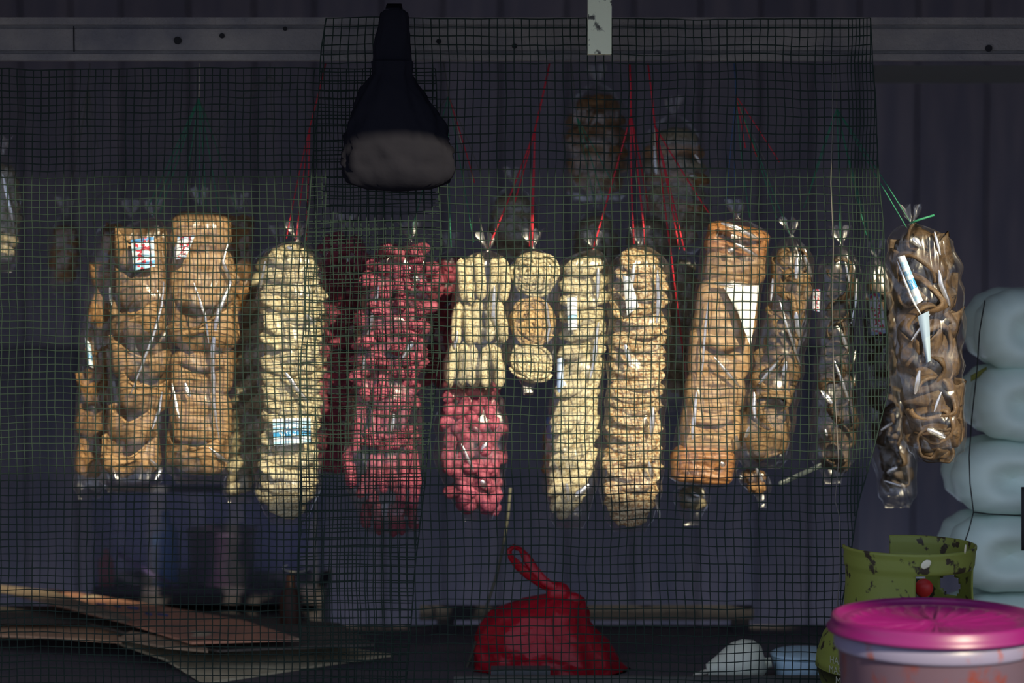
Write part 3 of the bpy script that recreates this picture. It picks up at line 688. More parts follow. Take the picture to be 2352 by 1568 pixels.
# glints built in as raised film pleats with boosted reflection
glint_pleat_m = film_mat('glint_pleat_film', haze=.25, rough=.27, bump=.15)
for n_ in glint_pleat_m.node_tree.nodes:
    if n_.type == 'MATH' and n_.operation == 'MULTIPLY_ADD': n_.inputs[2].default_value = .55
GLINT_PLEATS = {
 'blue and red label near its top': [(3, (376, 646), (372, 700), (352, 770), (330, 830), (300, 905)), (4, (345, 1056), (370, 1078), (356, 1104)), (3, (372, 900), (366, 940), (350, 985)), (3, (252, 660), (256, 700))],
 'wide curled piece': [(4.5, (527, 545), (512, 600), (530, 650), (500, 720), (488, 800), (490, 900), (498, 980), (505, 1012)), (4, (480, 1028), (500, 1045), (525, 1062)), (2.5, (445, 650), (470, 720), (480, 790)), (3, (395, 880), (412, 960)), (5, (425, 880), (436, 910)), (2.5, (405, 560), (398, 610))],
 'tall cream cracker stack': [(5, (655, 855), (680, 890), (708, 925)), (5, (706, 722), (716, 745)), (5, (660, 566), (672, 574)), (3, (610, 600), (598, 660))],
 'dim pink cracker bag behind': [(3.5, (797, 590), (802, 645))],
 'big bright pink': [(6, (950, 635), (964, 645)), (3, (938, 612), (944, 620)), (5.5, (957, 765), (925, 825)), (3.5, (870, 655), (862, 700), (842, 780)), (4, (905, 950), (900, 990)), (3, (838, 820), (834, 850))],
 'under the cream finger bag': [(6, (1118, 1015), (1105, 1036)), (7, (1105, 1103), (1116, 1120)), (3, (1060, 1020), (1088, 1082))],
 'packed with upright sticks': [(4, (1136, 655), (1132, 730), (1142, 752)), (3, (1160, 605), (1164, 640)), (4, (1050, 760), (1046, 800))],
 'three round tangled': [(2.6, (1254, 690), (1262, 750), (1256, 790))],
 'slants up to the right': [(4.5, (1374, 615), (1372, 690)), (4.5, (1375, 740), (1364, 830), (1356, 870)), (7, (1322, 1140), (1352, 1112)), (4, (1302, 1110), (1306, 1150))],
 'brown freckles': [(4, (1456, 605), (1452, 655)), (4.5, (1510, 620), (1513, 690), (1508, 742)), (5, (1500, 935), (1496, 1000)), (5, (1436, 790), (1448, 840)), (3, (1506, 1140), (1516, 1190)), (4, (1490, 1060), (1498, 1100))],
 'smooth tan folded': [(5, (1656, 512), (1690, 522), (1740, 548)), (2.6, (1626, 690), (1618, 790), (1612, 860)), (3.2, (1640, 820), (1700, 890)), (6, (1672, 576), (1686, 572)), (4, (1690, 1000), (1696, 1030)), (4, (1600, 900), (1590, 1010)), (5, (1655, 1062), (1664, 1070)), (4, (1690, 560), (1740, 588)), (6, (1640, 650), (1700, 656), (1742, 660))],
 'long silver streaks': [(5, (1832, 590), (1829, 640)), (4, (1848, 585), (1864, 636)), (2.6, (1790, 690), (1812, 760), (1838, 840)), (6, (1828, 716), (1838, 775)), (4, (1744, 882), (1788, 828)), (5, (1806, 830), (1800, 862)), (4, (1732, 900), (1734, 960)), (4, (1712, 1005), (1722, 980)), (3, (1775, 640), (1772, 690))],
 'crossed by a pale hanging cord': [(3, (1945, 610), (1952, 655)), (2.6, (1968, 640), (1966, 690), (1956, 742)), (3.2, (1917, 828), (1950, 920)), (5.5, (1887, 897), (1912, 926)), (4, (1934, 766), (1946, 800)), (3, (1895, 985), (1900, 1000))],
 'outside the net': [(7, (2098, 545), (2116, 566)), (3, (2146, 532), (2160, 585)), (5, (2156, 620), (2164, 660), (2182, 702)), (2.6, (2062, 600), (2092, 680), (2116, 725)), (2.8, (2094, 782), (2136, 722)), (5, (2112, 850), (2102, 905)), (6, (2130, 985), (2172, 1004)), (3, (2162, 900), (2146, 945))],
 'white and red printed label near': [(3.5, (2050, 970), (2024, 988)), (5, (2060, 1072), (2038, 1086)), (2.5, (2032, 1104), (2070, 1116))],
 'crumpled empty': [(4, (1736, 1074), (1752, 1104)), (4, (1700, 1092), (1704, 1100))],
 'wide dusky bag high': [(5, (1584, 404), (1602, 408)), (3, (1502, 335), (1508, 400)), (3, (1596, 355), (1608, 375))],
 'cut off by the left edge': [(4, (6, 400), (16, 450), (30, 510))],
 'small dim greenish': [(4, (1590, 1130), (1606, 1142))],
}
for root in [o for o in COL.objects if o.name.startswith('snack_bag')]:
    for key, ls in GLINT_PLEATS.items():
        if key not in root['label']: continue
        axis, Yb, dp_ = INFO[root.name]
        for q in ls:
            r_, raw = q[0], q[1:]; pts = []
            for a, b_ in zip(raw, raw[1:]):
                m_ = max(3, int((Vector(b_) - Vector(a)).length / 9))
                for i in range(m_): pts.append(Vector(a) + (Vector(b_) - Vector(a)) * i / m_)
            pts.append(Vector(raw[-1])); vs = []; n = len(pts); W = []
            for p in pts:
                cx, hw = interp(axis, p.y); u = max(-.97, min(.97, (p.x - cx) / (hw * 1.05)))
                wob = 1.6 * nz(p.x * .05, p.y * .05, r_)
                W.append(P(p.x + wob, p.y, Yb - dp_ * hw * 1.12 * S(Yb) * math.sqrt(1 - u * u) - .009) - root.location)
            b = MB(); nn = 8
            for i, p in enumerate(W):
                t_ = (W[min(i + 1, n - 1)] - W[max(i - 1, 0)]).normalized(); sd_ = t_.cross(Vector((0, 1, 0))).normalized()
                e_ = math.sin(math.pi * min(1, max(0, (i + .35) / (n - .3)))) ** .5; rr_ = 1.35 * r_ * S(Yb) * e_ * (1 + .35 * nz(i * .6, r_, 2))
                for k in range(nn):
                    a = 2 * math.pi * k / nn; vs.append(p + sd_ * rr_ * math.cos(a) + Vector((0, 1, 0)) * rr_ * .55 * math.sin(a))
            b.add(vs, grid_faces(nn, n, True)); link_mesh('glint_crease', mesh('glint_crease', b.v, b.f, glint_pleat_m), root)

# ------------------------------------------------------------------ twine
tw = {'green': M('green_twine', (.03, .20, .11), .5), 'red': M('red_twine', (.55, .03, .05), .5), 'blue': M('blue_twine', (.04, .10, .24), .5), 'pale': M('pale_twine', (.40, .38, .30), .6), 'dull': M('dull_twine', (.12, .12, .11), .7)}
def twine(label, root_px, strands, Y=.14, rad=.0011, stem=None, stemc='pale'):
    r = empty('twine_bunch', P(*root_px, Y)); tag(r, label, 'twine', 'twine the bags hang from')
    if stem:
        MB().tube([P(stem[0], stem[1], Y), P((stem[0] + root_px[0]) / 2 + 1, (stem[1] + root_px[1]) / 2, Y), P(*root_px, Y)], rad * 1.3, 5).build('stem', tw[stemc], r, True, r.location)
    for (c, ex, ey, *yy) in strands:
        y2 = yy[0] if yy else Y; p0, p1 = P(*root_px, Y), P(ex, ey, y2); mid = (p0 + p1) / 2 + Vector((.004 * ((ex % 7) - 3) / 3, .004, 0))
        pts = [p0 * (1 - t_) ** 2 + mid * 2 * t_ * (1 - t_) + p1 * t_ * t_ for t_ in [i / 8 for i in range(9)]]
        MB().tube(pts, rad * (1.15 if c == 'red' else 1), 5).build('strand', tw[c], r, True, r.location)
    return r
twine('green and white twine fanning out above the glossy brown bag', (457, 225), [('green', 338, 480), ('green', 350, 498), ('green', 366, 494), ('green', 412, 486), ('dull', 430, 482), ('green', 458, 472), ('green', 474, 488), ('green', 502, 484), ('green', 545, 488, .33), ('dull', 575, 484)], .16, stem=(458, 145))
twine('dark dull twine lines hanging far back behind the front row of bags', (620, 175), [('dull', 300, 500, .30), ('dull', 1030, 575, .32), ('dull', 150, 505, .62), ('dull', 640, 560, .30)], .30, stem=(620, 145), stemc='dull')
twine('faint grey twine bunch hanging left of the green twine', (203, 200), [('dull', 168, 330), ('dull', 180, 338), ('dull', 200, 345), ('dull', 226, 340), ('dull', 215, 520), ('dull', 150, 520, .6)], .35, stem=(206, 145), stemc='dull')
twine('thin red twine hanging to the cream stack with the blue card', (712, 290), [('red', 658, 548), ('red', 703, 552), ('red', 680, 553)], .14, stem=(748, 145), stemc='red')
twine('mixed red and green twine just right of the black carrier bag', (1030, 220), [('red', 1090, 420), ('pale', 1060, 330), ('green', 1036, 570), ('green', 1088, 556), ('dull', 1112, 420), ('dull', 1118, 574), ('green', 940, 552), ('dull', 795, 530, .33)], .15, stem=(1020, 145), stemc='dull')
twine('red twine pair above the finger bag and the round crackers', (1228, 300), [('red', 1119, 576), ('red', 1180, 470), ('red', 1222, 568), ('red', 1216, 566), ('dull', 1180, 425, .4)], .14, rad=.0016, stem=(1262, 145), stemc='red')
twine('green twine crossing in front of the faint dark bag', (1325, 270), [('green', 1392, 480), ('green', 1412, 430), ('green', 1368, 478, .4)], .2, stem=(1312, 145), stemc='dull')
twine('red twine coming down to the toasted stack', (1449, 265), [('red', 1362, 572), ('red', 1456, 560), ('red', 1482, 562), ('red', 1490, 488, .4)], .14, rad=.0017, stem=(1446, 145), stemc='red')
twine('red twine slanting down past the wide dusky bag', (1504, 290), [('red', 1560, 572), ('red', 1572, 575), ('red', 1632, 495), ('pale', 1512, 400), ('red', 1606, 1104, .3)], .16, rad=.0015, stem=(1488, 145), stemc='red')
twine('blue green and red twine bunch above the smooth tan bag', (1690, 220), [('blue', 1688, 500), ('blue', 1668, 470), ('green', 1722, 500), ('green', 1784, 500), ('green', 1815, 540), ('red', 1790, 372), ('red', 1738, 360), ('red', 1712, 340), ('dull', 1802, 470)], .15, stem=(1686, 145), stemc='blue')
twine('green twine fan spreading to the frontmost rind bag', (1922, 250), [('green', 2092, 512, .0), ('green', 2082, 522, .0), ('green', 2010, 590, .27), ('green', 1990, 540), ('green', 1930, 560), ('green', 1846, 478), ('green', 1862, 430), ('dull', 1900, 470)], .13, stem=(1918, 145), stemc='dull')
r = MB().tube([P(2092, 512, .0), P(2110, 505, -.01), P(2146, 494, -.01)], .0022, 6).build('twine_end', tw['green'], None, True, P(2092, 512, .0)); tag(r, 'loose green twine end sticking out from the knot of the frontmost rind bag', 'twine')
# pale cord in front, right
pts = [(1912, 150), (1912, 300), (1908, 420), (1914, 560), (1912, 700), (1914, 850), (1922, 980), (1926, 1060), (1918, 1150), (1928, 1185), (1930, 1300), (1924, 1380), (1928, 1450)]
r = MB().tube([P(a, b_, -.035) for a, b_ in pts], .0010, 5).build('hanging_cord', M('dull_pale_cord', (.13, .12, .11), .7), None, True, P(1912, 150, -.035)); tag(r, 'thin pale cord hanging the whole height near the right edge of the net', 'cord')
# slanting pale cord in the middle
pts = [(1172, 1120), (1166, 1190), (1155, 1260), (1138, 1330), (1115, 1400), (1098, 1460), (1078, 1520), (1060, 1560)]
r = MB().tube([P(a, b_, .28) for a, b_ in pts], .0032, 6).build('bent_cord', M('dull_olive_cord', (.09, .09, .065), .8), None, True, P(1166, 1190, .28)); tag(r, 'dull olive cord drooping down to the left of the red bag', 'cord')
# clear tape strip
v, f = thick_sheet(10, 3, lambda u, v: P(1788 + 98 * u, 1112 - 44 * u + (v - .5) * 12, .10 + .01 * math.sin(u * 5)), .0012)
r = MB().add(v, f).build('tape_strip', M('cloudy_plastic_strip', (.07, .085, .08), .35, spec=.5), None, True, P(1788, 1112, .1)); tag(r, 'loose cloudy plastic strip slanting under the dark rind bags', 'plastic strip')

# ------------------------------------------------------------------ black carrier bag hung over the beam
def crumple_loft(rings, Y, n=56, seed=0, amp=.08, dp=.5, fold=9, origin=None):
    rows = []
    for (px, py, hw, d) in rings:
        c = P(px, py, Y); s = S(Y); r = []
        for k in range(n):
            a = 2 * math.pi * k / n; ca, sa = math.cos(a), math.sin(a)
            q = 1 + amp * (1.2 * abs(nz(ca * 3 + seed, sa * 3, py * .012)) + nz(ca * 8 + seed, sa * 8, py * .03) * .8 + .5 * nz(ca * 16, sa * 16 + seed, py * .09)) + .03 * math.sin(a * fold + py * .03)
            r.append(c + Vector((hw * s * q * ca, d * s * q * sa, 0)))
        rows.append(r)
    return [v for r in rows for v in r], grid_faces(n, len(rows), True)
def dense(rings, step=9):
    o = []
    for a, b_ in zip(rings, rings[1:]):
        m = max(1, int(abs(b_[1] - a[1]) / step))
        for i in range(m):
            t_ = i / m; t2 = t_; o.append(tuple(a[k] + (b_[k] - a[k]) * t2 for k in range(4)))
    o.append(rings[-1]); return o
blk = M('black_plastic_film', (.013, .013, .018), .9, bump=.5, bscale=30, spec=.0, dist=.004)
r = empty('carrier_bag', P(905, 140, -.06)); tag(r, 'limp black plastic carrier bag hung over the beam', 'carrier bag')
v, f = crumple_loft(dense([(902, 140, 44, 20), (902, 170, 44, 26), (900, 200, 62, 36), (905, 250, 90, 46), (912, 300, 112, 54), (914, 350, 122, 56), (915, 395, 124, 52), (914, 420, 112, 40), (914, 435, 70, 18), (914, 440, 6, 3)]), -.09, seed=5, amp=.12)
MB().add(v, f).build('pouch', blk, r, True, r.location)
v, f = crumple_loft(dense([(906, 22, 20, 8), (906, 30, 30, 10), (903, 70, 36, 12), (900, 110, 42, 14), (902, 150, 44, 18)]), -.075, seed=9, amp=.1)
MB().add(v, f).build('handle', blk, r, True, r.location)
v, f = thick_sheet(6, 12, lambda u, v: Vector((P(890 + 32 * u, 0, 0).x, -.08 + .165 * v, P(0, 26, 0).z + .014 * math.sin(v * math.pi))), .002)
MB().add(v, f).build('handle', blk, r, True, r.location)

# ------------------------------------------------------------------ red bag on the counter
redm = M('red_plastic_film', (.55, .012, .030), .28, (.42, .008, .02), 8, .7, 22, spec=.5, trans=.3, dist=.012)
YRb = .26
r = empty('red_carrier_bag', (P(1265, 1565, YRb).x, YRb, ZS)); tag(r, 'bright red knotted plastic bag standing on the counter with its handle loop up', 'carrier bag')
rings = [(1292, 1352, 10, 8), (1290, 1362, 26, 20), (1272, 1375, 70, 52), (1240, 1400, 108, 84), (1230, 1430, 124, 100), (1242, 1470, 148, 112), (1256, 1510, 162, 120), (1266, 1550, 172, 122), (1268, 1568, 172, 120), (1268, 1572, 120, 90), (1268, 1573, 4, 3)]
v, f = crumple_loft(dense(rings, 6), YRb, 72, 2, .07, .7, 11); v = [Vector((q.x, q.y, max(q.z, ZS + .002))) for q in v]
MB().add(v, f).build('pouch', redm, r, True, r.location)
b = MB()
def ell(cx, cy, a, b2, rx, n0=18, Yv=YRb - .01):
    def fn(x, y, z, ph, th):
        q = 1 + .18 * nz(x * 2, y * 2, z * 2 + cx)
        c = P(cx, cy, Yv); v_ = Vector((x * a * S(Yv) * q, y * a * .7 * S(Yv) * q, z * b2 * S(Yv) * q)); v_.rotate(Euler((0, rx, 0))); return c + v_
    return sph(n0, 12, fn)
b.add(*ell(1284, 1362, 32, 26, .4)); b.add(*ell(1318, 1378, 20, 18, .2, Yv=YRb - .02)); b.build('knot', redm, r, True, r.location)
lp = [(1268, 1352), (1245, 1338), (1215, 1318), (1190, 1298), (1172, 1278), (1168, 1264), (1180, 1255), (1195, 1262), (1210, 1285), (1228, 1310), (1250, 1333), (1275, 1350)]
b = MB(); n = len(lp); prev = []
for i, (a, c) in enumerate(lp): prev.append(P(a, c, YRb - .012 + .01 * math.sin(i)))
# flattened strap swept along the loop
vs = []; nn = 10
for i, p in enumerate(prev):
    t_ = (prev[min(i + 1, n - 1)] - prev[max(i - 1, 0)]).normalized(); side = t_.cross(Vector((0, 1, 0))).normalized()
    wv = (.0095 if 4 > i or i > 7 else .0055)
    for k in range(nn):
        a = 2 * math.pi * k / nn; q = 1 + .25 * math.sin(a * 3 + i); vs.append(p + side * wv * math.cos(a) * q + Vector((0, 1, 0)) * .005 * math.sin(a) * q)
b.add(vs, grid_faces(nn, n, True)); b.build('handle_loop', redm, r, True, r.location)

# ------------------------------------------------------------------ cardboard sheets on the counter
cb = M('grubby_cardboard', (.50, .35, .22), .85, (.32, .22, .14), 7, .4, 60)
cb_r = M('reddish_printed_cardboard', (.58, .28, .17), .8, (.38, .20, .14), 8, .4, 60, col3=(.66, .60, .40))
cb_l = M('pale_cardboard', (.66, .58, .38), .85, (.42, .35, .22), 6, .3, 50)
cb_d = M('dark_cardboard', (.13, .11, .09), .9, (.09, .08, .07), 6, .3, 50)
def board(label, pts, z, mat, dz=None, th=.005, flute=True):
    """flat sheet whose corners are (px, py, height)"""
    w3 = [Q(a, b_, c) for a, b_, c in pts]; o = w3[0].copy(); n = len(w3)
    # thicken downwards, inner ring gives a slightly sagging face
    cen = sum(w3, Vector()) / n
    vs = []; 
    for s_ in (1, .96, .5): vs += [cen + (p - cen) * s_ for p in w3]
    vs.append(cen - Vector((0, 0, .0015)))
    fs = []
    for ring_ in (0, 1):
        for i in range(n): fs.append((ring_ * n + i, ring_ * n + (i + 1) % n, (ring_ + 1) * n + (i + 1) % n, (ring_ + 1) * n + i))
    for i in range(n): fs.append((2 * n + i, 2 * n + (i + 1) % n, 3 * n))
    m0 = len(vs); vs += [v - Vector((0, 0, th)) for v in w3]
    for i in range(n): fs.append((i, m0 + i, m0 + (i + 1) % n, (i + 1) % n))
    fs.append(tuple(range(m0, m0 + n)))
    ob = MB().add(vs, fs).build('cardboard_sheet', mat, None, False, o); tag(ob, label, 'cardboard', 'flattened cardboard on the counter'); return ob
board('pale flattened cardboard lowest in the pile, its corner pointing at the viewer', [(268, 1474, .475), (380, 1512, .468), (470, 1567, .456), (760, 1522, .456), (900, 1502, .458), (700, 1470, .470), (420, 1440, .478)], .46, cb_l)
board('orange tan cardboard poking out at the left of the pile', [(-60, 1455, .492), (120, 1462, .492), (280, 1472, .492), (262, 1436, .495), (100, 1420, .495), (-60, 1430, .495)], .49, M('orange_tan_cardboard', (.70, .42, .24), .85, (.5, .3, .18), 8, .3, 50))
board('dark grimy cardboard lying under the reddish sheet', [(-80, 1432, .506), (130, 1412, .506), (330, 1462, .506), (500, 1492, .502), (860, 1478, .500), (780, 1430, .503), (300, 1390, .506), (-60, 1390, .508)], .5, cb_d)
board('thin torn cardboard flap sandwiched in the middle of the pile', [(272, 1464, .512), (380, 1484, .511), (478, 1493, .511), (470, 1478, .513), (300, 1448, .514)], .51, cb)
board('reddish printed cardboard sheet on top of the pile', [(30, 1362, .533), (290, 1428, .528), (440, 1474, .524), (690, 1466, .520), (560, 1424, .523), (330, 1384, .528), (120, 1352, .533)], .53, cb_r)
board('narrow brown cardboard strip lying across the left end of the pile', [(-60, 1352, .550), (40, 1362, .548), (290, 1426, .542), (300, 1418, .543), (120, 1356, .548), (-60, 1336, .551)], .55, M('brown_cardboard_strip', (.22, .17, .12), .85))
board('dark cardboard sheet furthest back beneath the plastic bin', [(200, 1380, .470), (560, 1412, .468), (690, 1436, .466), (640, 1412, .466), (560, 1396, .468), (300, 1376, .470)], .46, cb_d)
# blue marker streak printed on the reddish sheet
r = MB(); 
for (a, c, l) in ((222, 1386, 20), (262, 1390, 14), (292, 1394, 26), (334, 1408, 14), (362, 1410, 24)):
    p0, p1 = Q(a, c, .5325), Q(a + l, c + 3, .5318); r.tube([p0, p1], .0024, 5)
r.build('print_streak', M('blue_print', (.03, .07, .20), .7), bpy.data.objects['cardboard_sheet.004'], True, Q(222, 1386, .5325))

# ------------------------------------------------------------------ plastic bin at the back left
YN = .80; ZN = P(465, 1366, YN).z
binm = film_mat('cloudy_blue_plastic', tint=(.78, .80, .92), haze=.02, rough=.45, bump=.1, refl=.35)
r = empty('storage_bin', P(465, 1365, YN)); tag(r, 'cloudy bluish plastic storage bin under the brown bags', 'bin')
def xx(p): return P(p, 1200, YN).x
zt, zb = P(0, 1118, YN).z, ZN + .001
cr_ = MB().box(P(190, 0, YN).x, P(732, 0, YN).x, YN - .012, YN + .36, ZN - .02, ZN).build('wooden_crate', low_dark, None, False, P(465, 1366, YN)); tag(cr_, 'dark wooden crate the storage bin stands on, behind the counter', 'crate')
for q_ in range(4): MB().box(P(196, 0, YN).x, P(726, 0, YN).x, YN - .010, YN + .35, .002 + q_ * (ZN - .03) / 4, (q_ + .9) * (ZN - .03) / 4).build('slat', low_dark, cr_, False, cr_.location)
x0, x1 = xx(212), xx(722)
b = MB().box(x0, x1, YN, YN + .004, zb, zt); b.box(x0, x1, YN + .30, YN + .304, zb, zt); b.box(x0, x0 + .004, YN + .004, YN + .30, zb, zt); b.box(x1 - .004, x1, YN + .004, YN + .30, zb, zt)
b.build('wall', binm, r, False, r.location)
MB().box(x0 - .008, x1 + .008, YN - .008, YN - .0005, zt - .012, zt + .004).build('rim', M('grey_blue_rim', (.045, .048, .07), .5), r, False, r.location)
MB().box(x0, x1, YN - .006, YN - .0005, zb, zb + .018).build('foot', M('mauve_grey_plastic', (.04, .036, .05), .5), r, False, r.location)
def cyl_thing(name, label, cat, cx, ytop, ybot, hw, Y, mat, prof=None):
    s = S(Y); base = P(cx, ybot, Y); base.z = ZS + .0005 if Y < .75 else ZN + .002; H = P(cx, ytop, Y).z - base.z; rad = hw * s
    prof = prof or [(.0, 0), (.9, 0), (1, .04), (1, .62), (.85, .75), (.4, .84), (.38, .98), (.0, 1.0)]
    v, f = lathe([(max(.0001, a) * rad, c * H) for a, c in prof], 28)
    o = MB().add([Vector(q) + base for q in v], f).build(name, mat, None, True, base); tag(o, label, cat); return o
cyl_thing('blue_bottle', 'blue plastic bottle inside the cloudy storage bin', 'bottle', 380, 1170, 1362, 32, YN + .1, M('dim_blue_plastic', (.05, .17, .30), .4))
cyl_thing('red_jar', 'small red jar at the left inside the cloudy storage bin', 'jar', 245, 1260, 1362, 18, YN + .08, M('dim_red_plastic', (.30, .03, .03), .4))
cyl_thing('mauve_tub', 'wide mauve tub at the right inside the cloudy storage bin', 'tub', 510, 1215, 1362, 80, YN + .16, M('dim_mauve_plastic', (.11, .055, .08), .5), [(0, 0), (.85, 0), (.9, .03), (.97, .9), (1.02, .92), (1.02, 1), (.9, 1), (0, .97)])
r2 = MB().tube([P(268, 1268, YN + .05), P(350, 1320, YN + .05), P(440, 1362, YN + .05)], .006, 8).build('plastic_rod', M('dim_purple_plastic', (.13, .08, .15), .5), None, True, P(268, 1268, YN + .05)); tag(r2, 'thin purple rod leaning inside the storage bin', 'rod')
# small wire loop and orange scrap right of the bin
r2 = MB().tube([P(668 + 30 * math.cos(a) + 12, 1304 + 9 * math.sin(a), .5) for a in [i * .5 for i in range(9)]], .0012, 5).build('wire_loop', tw['pale'], None, True, P(680, 1304, .5)); tag(r2, 'tiny pale wire loop catching light right of the storage bin', 'wire')
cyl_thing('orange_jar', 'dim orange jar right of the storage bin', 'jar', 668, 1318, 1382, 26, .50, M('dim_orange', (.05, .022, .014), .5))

# ------------------------------------------------------------------ gas cylinder
YG = -.14; sg = S(YG); gc = P(2088, 1300, YG); gx = gc.x
green = M('chipped_green_paint', (.17, .22, .045), .5, (.17, .22, .045), 20, .3, 40, spec=.4)
def chip(m):
    t = m.node_tree; N, L = t.nodes, t.links; b_ = N['Principled BSDF']
    tc = N.new('ShaderNodeTexCoord'); nt = N.new('ShaderNodeTexNoise'); nt.inputs['Scale'].default_value = 38; nt.inputs['Detail'].default_value = 7
    L.new(tc.outputs['Object'], nt.inputs[0]); cr = N.new('ShaderNodeValToRGB'); e = cr.color_ramp.elements
    e[0].position = .59; e[0].color = (.18, .215, .04, 1); e[1].position = .63; e[1].color = (.03, .022, .012, 1)
    L.new(nt.outputs['Fac'], cr.inputs[0]); L.new(cr.outputs[0], b_.inputs['Base Color'])
chip(green)
r = empty('gas_cylinder', (gx, YG, ZS)); tag(r, 'stubby chipped green gas cylinder with an open collar behind the pink lidded tub', 'gas cylinder')
rb = 214 * sg; zc_top = P(2088, 1250, YG).z; z_sh = P(2088, 1398, YG).z
rcol = 148 * sg
prof = [(.0001, ZS), (rb * .7, ZS), (rb * .74, ZS + .02), (rb * .93, ZS + .05), (rb, ZS + .09), (rb, z_sh - .11), (rb * .985, z_sh - .085), (rb * .92, z_sh - .05), (rb * .80, z_sh - .02), (rb * .62, z_sh), (rb * .4, z_sh + .008), (.0001, z_sh + .01)]
v, f = lathe(prof, 72); MB().add([Vector(q) + Vector((gx, YG, 0)) for q in v], f).build('body', green, r, True, r.location)
# collar: sheet ring with a tall gap at the front right and an oval hand hole, notch at the back
n = 120; zc0 = z_sh - .012; hole = []
vs = []; fs = []; NV = 26
def inside_cut(a, v):
    a = (a + math.pi) % (2 * math.pi) - math.pi   # 0 = right (+x), -90deg = towards camera
    d = math.degrees(a)
    if -92 < d < -12 and v < .70: return not (-30 < d < -12 and False)
    if ((d - 38) / 13) ** 2 + ((v - .34) / .16) ** 2 < 1: return True     # hand hole
    if 100 < d < 150 and v > .25: return True    # low back part
    if d > 150 and v > .86: return True
    return False
idx = {}
for j in range(NV + 1):
    for i in range(n):
        a = 2 * math.pi * i / n; v_ = j / NV; zz = zc0 + (zc_top - zc0) * v_
        rr = rcol * (1 + (.035 if v_ > .96 else .018 if v_ > .72 else 0.0) + .012 * math.cos(v_ * 6))
        idx[i, j] = len(vs); vs.append(Vector((gx + rr * math.cos(a), YG + rr * math.sin(a), zz)))
nin = len(vs)
for v_ in list(vs): vs.append(Vector((gx + (v_.x - gx) * .965, YG + (v_.y - YG) * .965, v_.z)))
solid = {}
for j in range(NV):
    for i in range(n): solid[i, j] = not inside_cut(2 * math.pi * (i + .5) / n, (j + .5) / NV)
for (i, j), s_ in solid.items():
    if not s_: continue
    i2 = (i + 1) % n; a, b_, c, d = idx[i, j], idx[i2, j], idx[i2, j + 1], idx[i, j + 1]
    fs.append((a, b_, c, d)); fs.append((d + nin, c + nin, b_ + nin, a + nin))
    if j == NV - 1 or not solid[i, j + 1]: fs.append((d, c, c + nin, d + nin))
    if j == 0 or not solid[i, j - 1]: fs.append((b_, a, a + nin, b_ + nin))
    if not solid[(i + 1) % n, j]: fs.append((c, b_, b_ + nin, c + nin))
    if not solid[(i - 1) % n, j]: fs.append((a, d, d + nin, a + nin))
MB().add(vs, fs).build('collar', green, r, True, r.location)
# valve with red wheel and white seal
vz = P(2118, 1345, YG).z; vx = P(2112, 0, YG).x
v, f = lathe([(.0001, z_sh), (.018, z_sh), (.018, vz - .005), (.012, vz), (.012, vz + .02), (.0001, vz + .02)], 20); MB().add([Vector(q) + Vector((vx, YG, 0)) for q in v], f).build('valve', M('dark_brass', (.06, .05, .03), .4, metal=.6), r, True, r.location)
v, f = lathe([(.0001, -.006), (.016, -.006), (.018, 0), (.016, .006), (.0001, .006)], 20); MB().add([Vector((q[0], q[2], q[1])) + P(2122, 1350, YG - .05) for q in v], f).build('valve_wheel', M('red_knob', (.45, .02, .02), .4), r, True, r.location)
v, f = thick_sheet(8, 8, lambda u, v: P(2088 + 36 * u, 1300 + 28 * v, YG - rcol * .86 - .006 * math.sin(u * 3)), .004)
MB().add(v, f).build('paper_seal', M('greyish_white_seal', (.5, .56, .6), .6), r, True, r.location)
# scuffed pale drips
scu = M('pale_paint_scuff', (.62, .60, .45), .5)
for (a, c, w_, h_) in ((2102, 1290, 24, 12), (2198, 1262, 6, 12)):
    def fn(x, y, z, ph, th):
        dx = P(a, c, YG).x - gx + x * w_ * .5 * sg; yy = -math.sqrt(max(0, (rcol * 1.04) ** 2 - dx ** 2))
        return Vector((gx + dx, YG + yy - .0015 + y * .0012, P(a, c, YG - .1).z + z * h_ * .8 * sg + .3 * x * .01 + .002 * nz(x * 4, z * 4)))
    v, f = sph(16, 9, fn); MB().add(v, f).build('paint_scuff', scu, r, True, r.location)
# writing on the body
def curved_text(txt, size, ang0, z, rad, cx, cy, parent, mat):
    cu = bpy.data.curves.new('writing', 'FONT'); cu.body = txt; cu.size = size; cu.align_x = 'CENTER'; cu.extrude = .0
    to = bpy.data.objects.new('writing', cu); COL.objects.link(to); bpy.context.view_layer.update()
    me = bpy.data.meshes.new_from_object(to); bpy.data.objects.remove(to); me.name = 'writing'
    for v_ in me.vertices:
        a = ang0 + v_.co.x / rad; z2 = z + v_.co.y
        v_.co = Vector((cx + rad * math.sin(a), cy - rad * math.cos(a), z2)) - parent.location
    me.materials.clear(); me.materials.append(mat); return link_mesh('writing', me, parent)
wm = M('pale_stencil_paint', (.34, .36, .27), .7)
zt0 = P(1900, 1528, YG - rb * .6).z
for k, (s_, an) in enumerate((('HANYA UNTUK', -.72), ('MASYARAKAT', -.78), ('MISKIN', -.84))):
    curved_text(s_, .020, an, zt0 - k * .0185, rb * 1.002, gx, YG, r, wm)

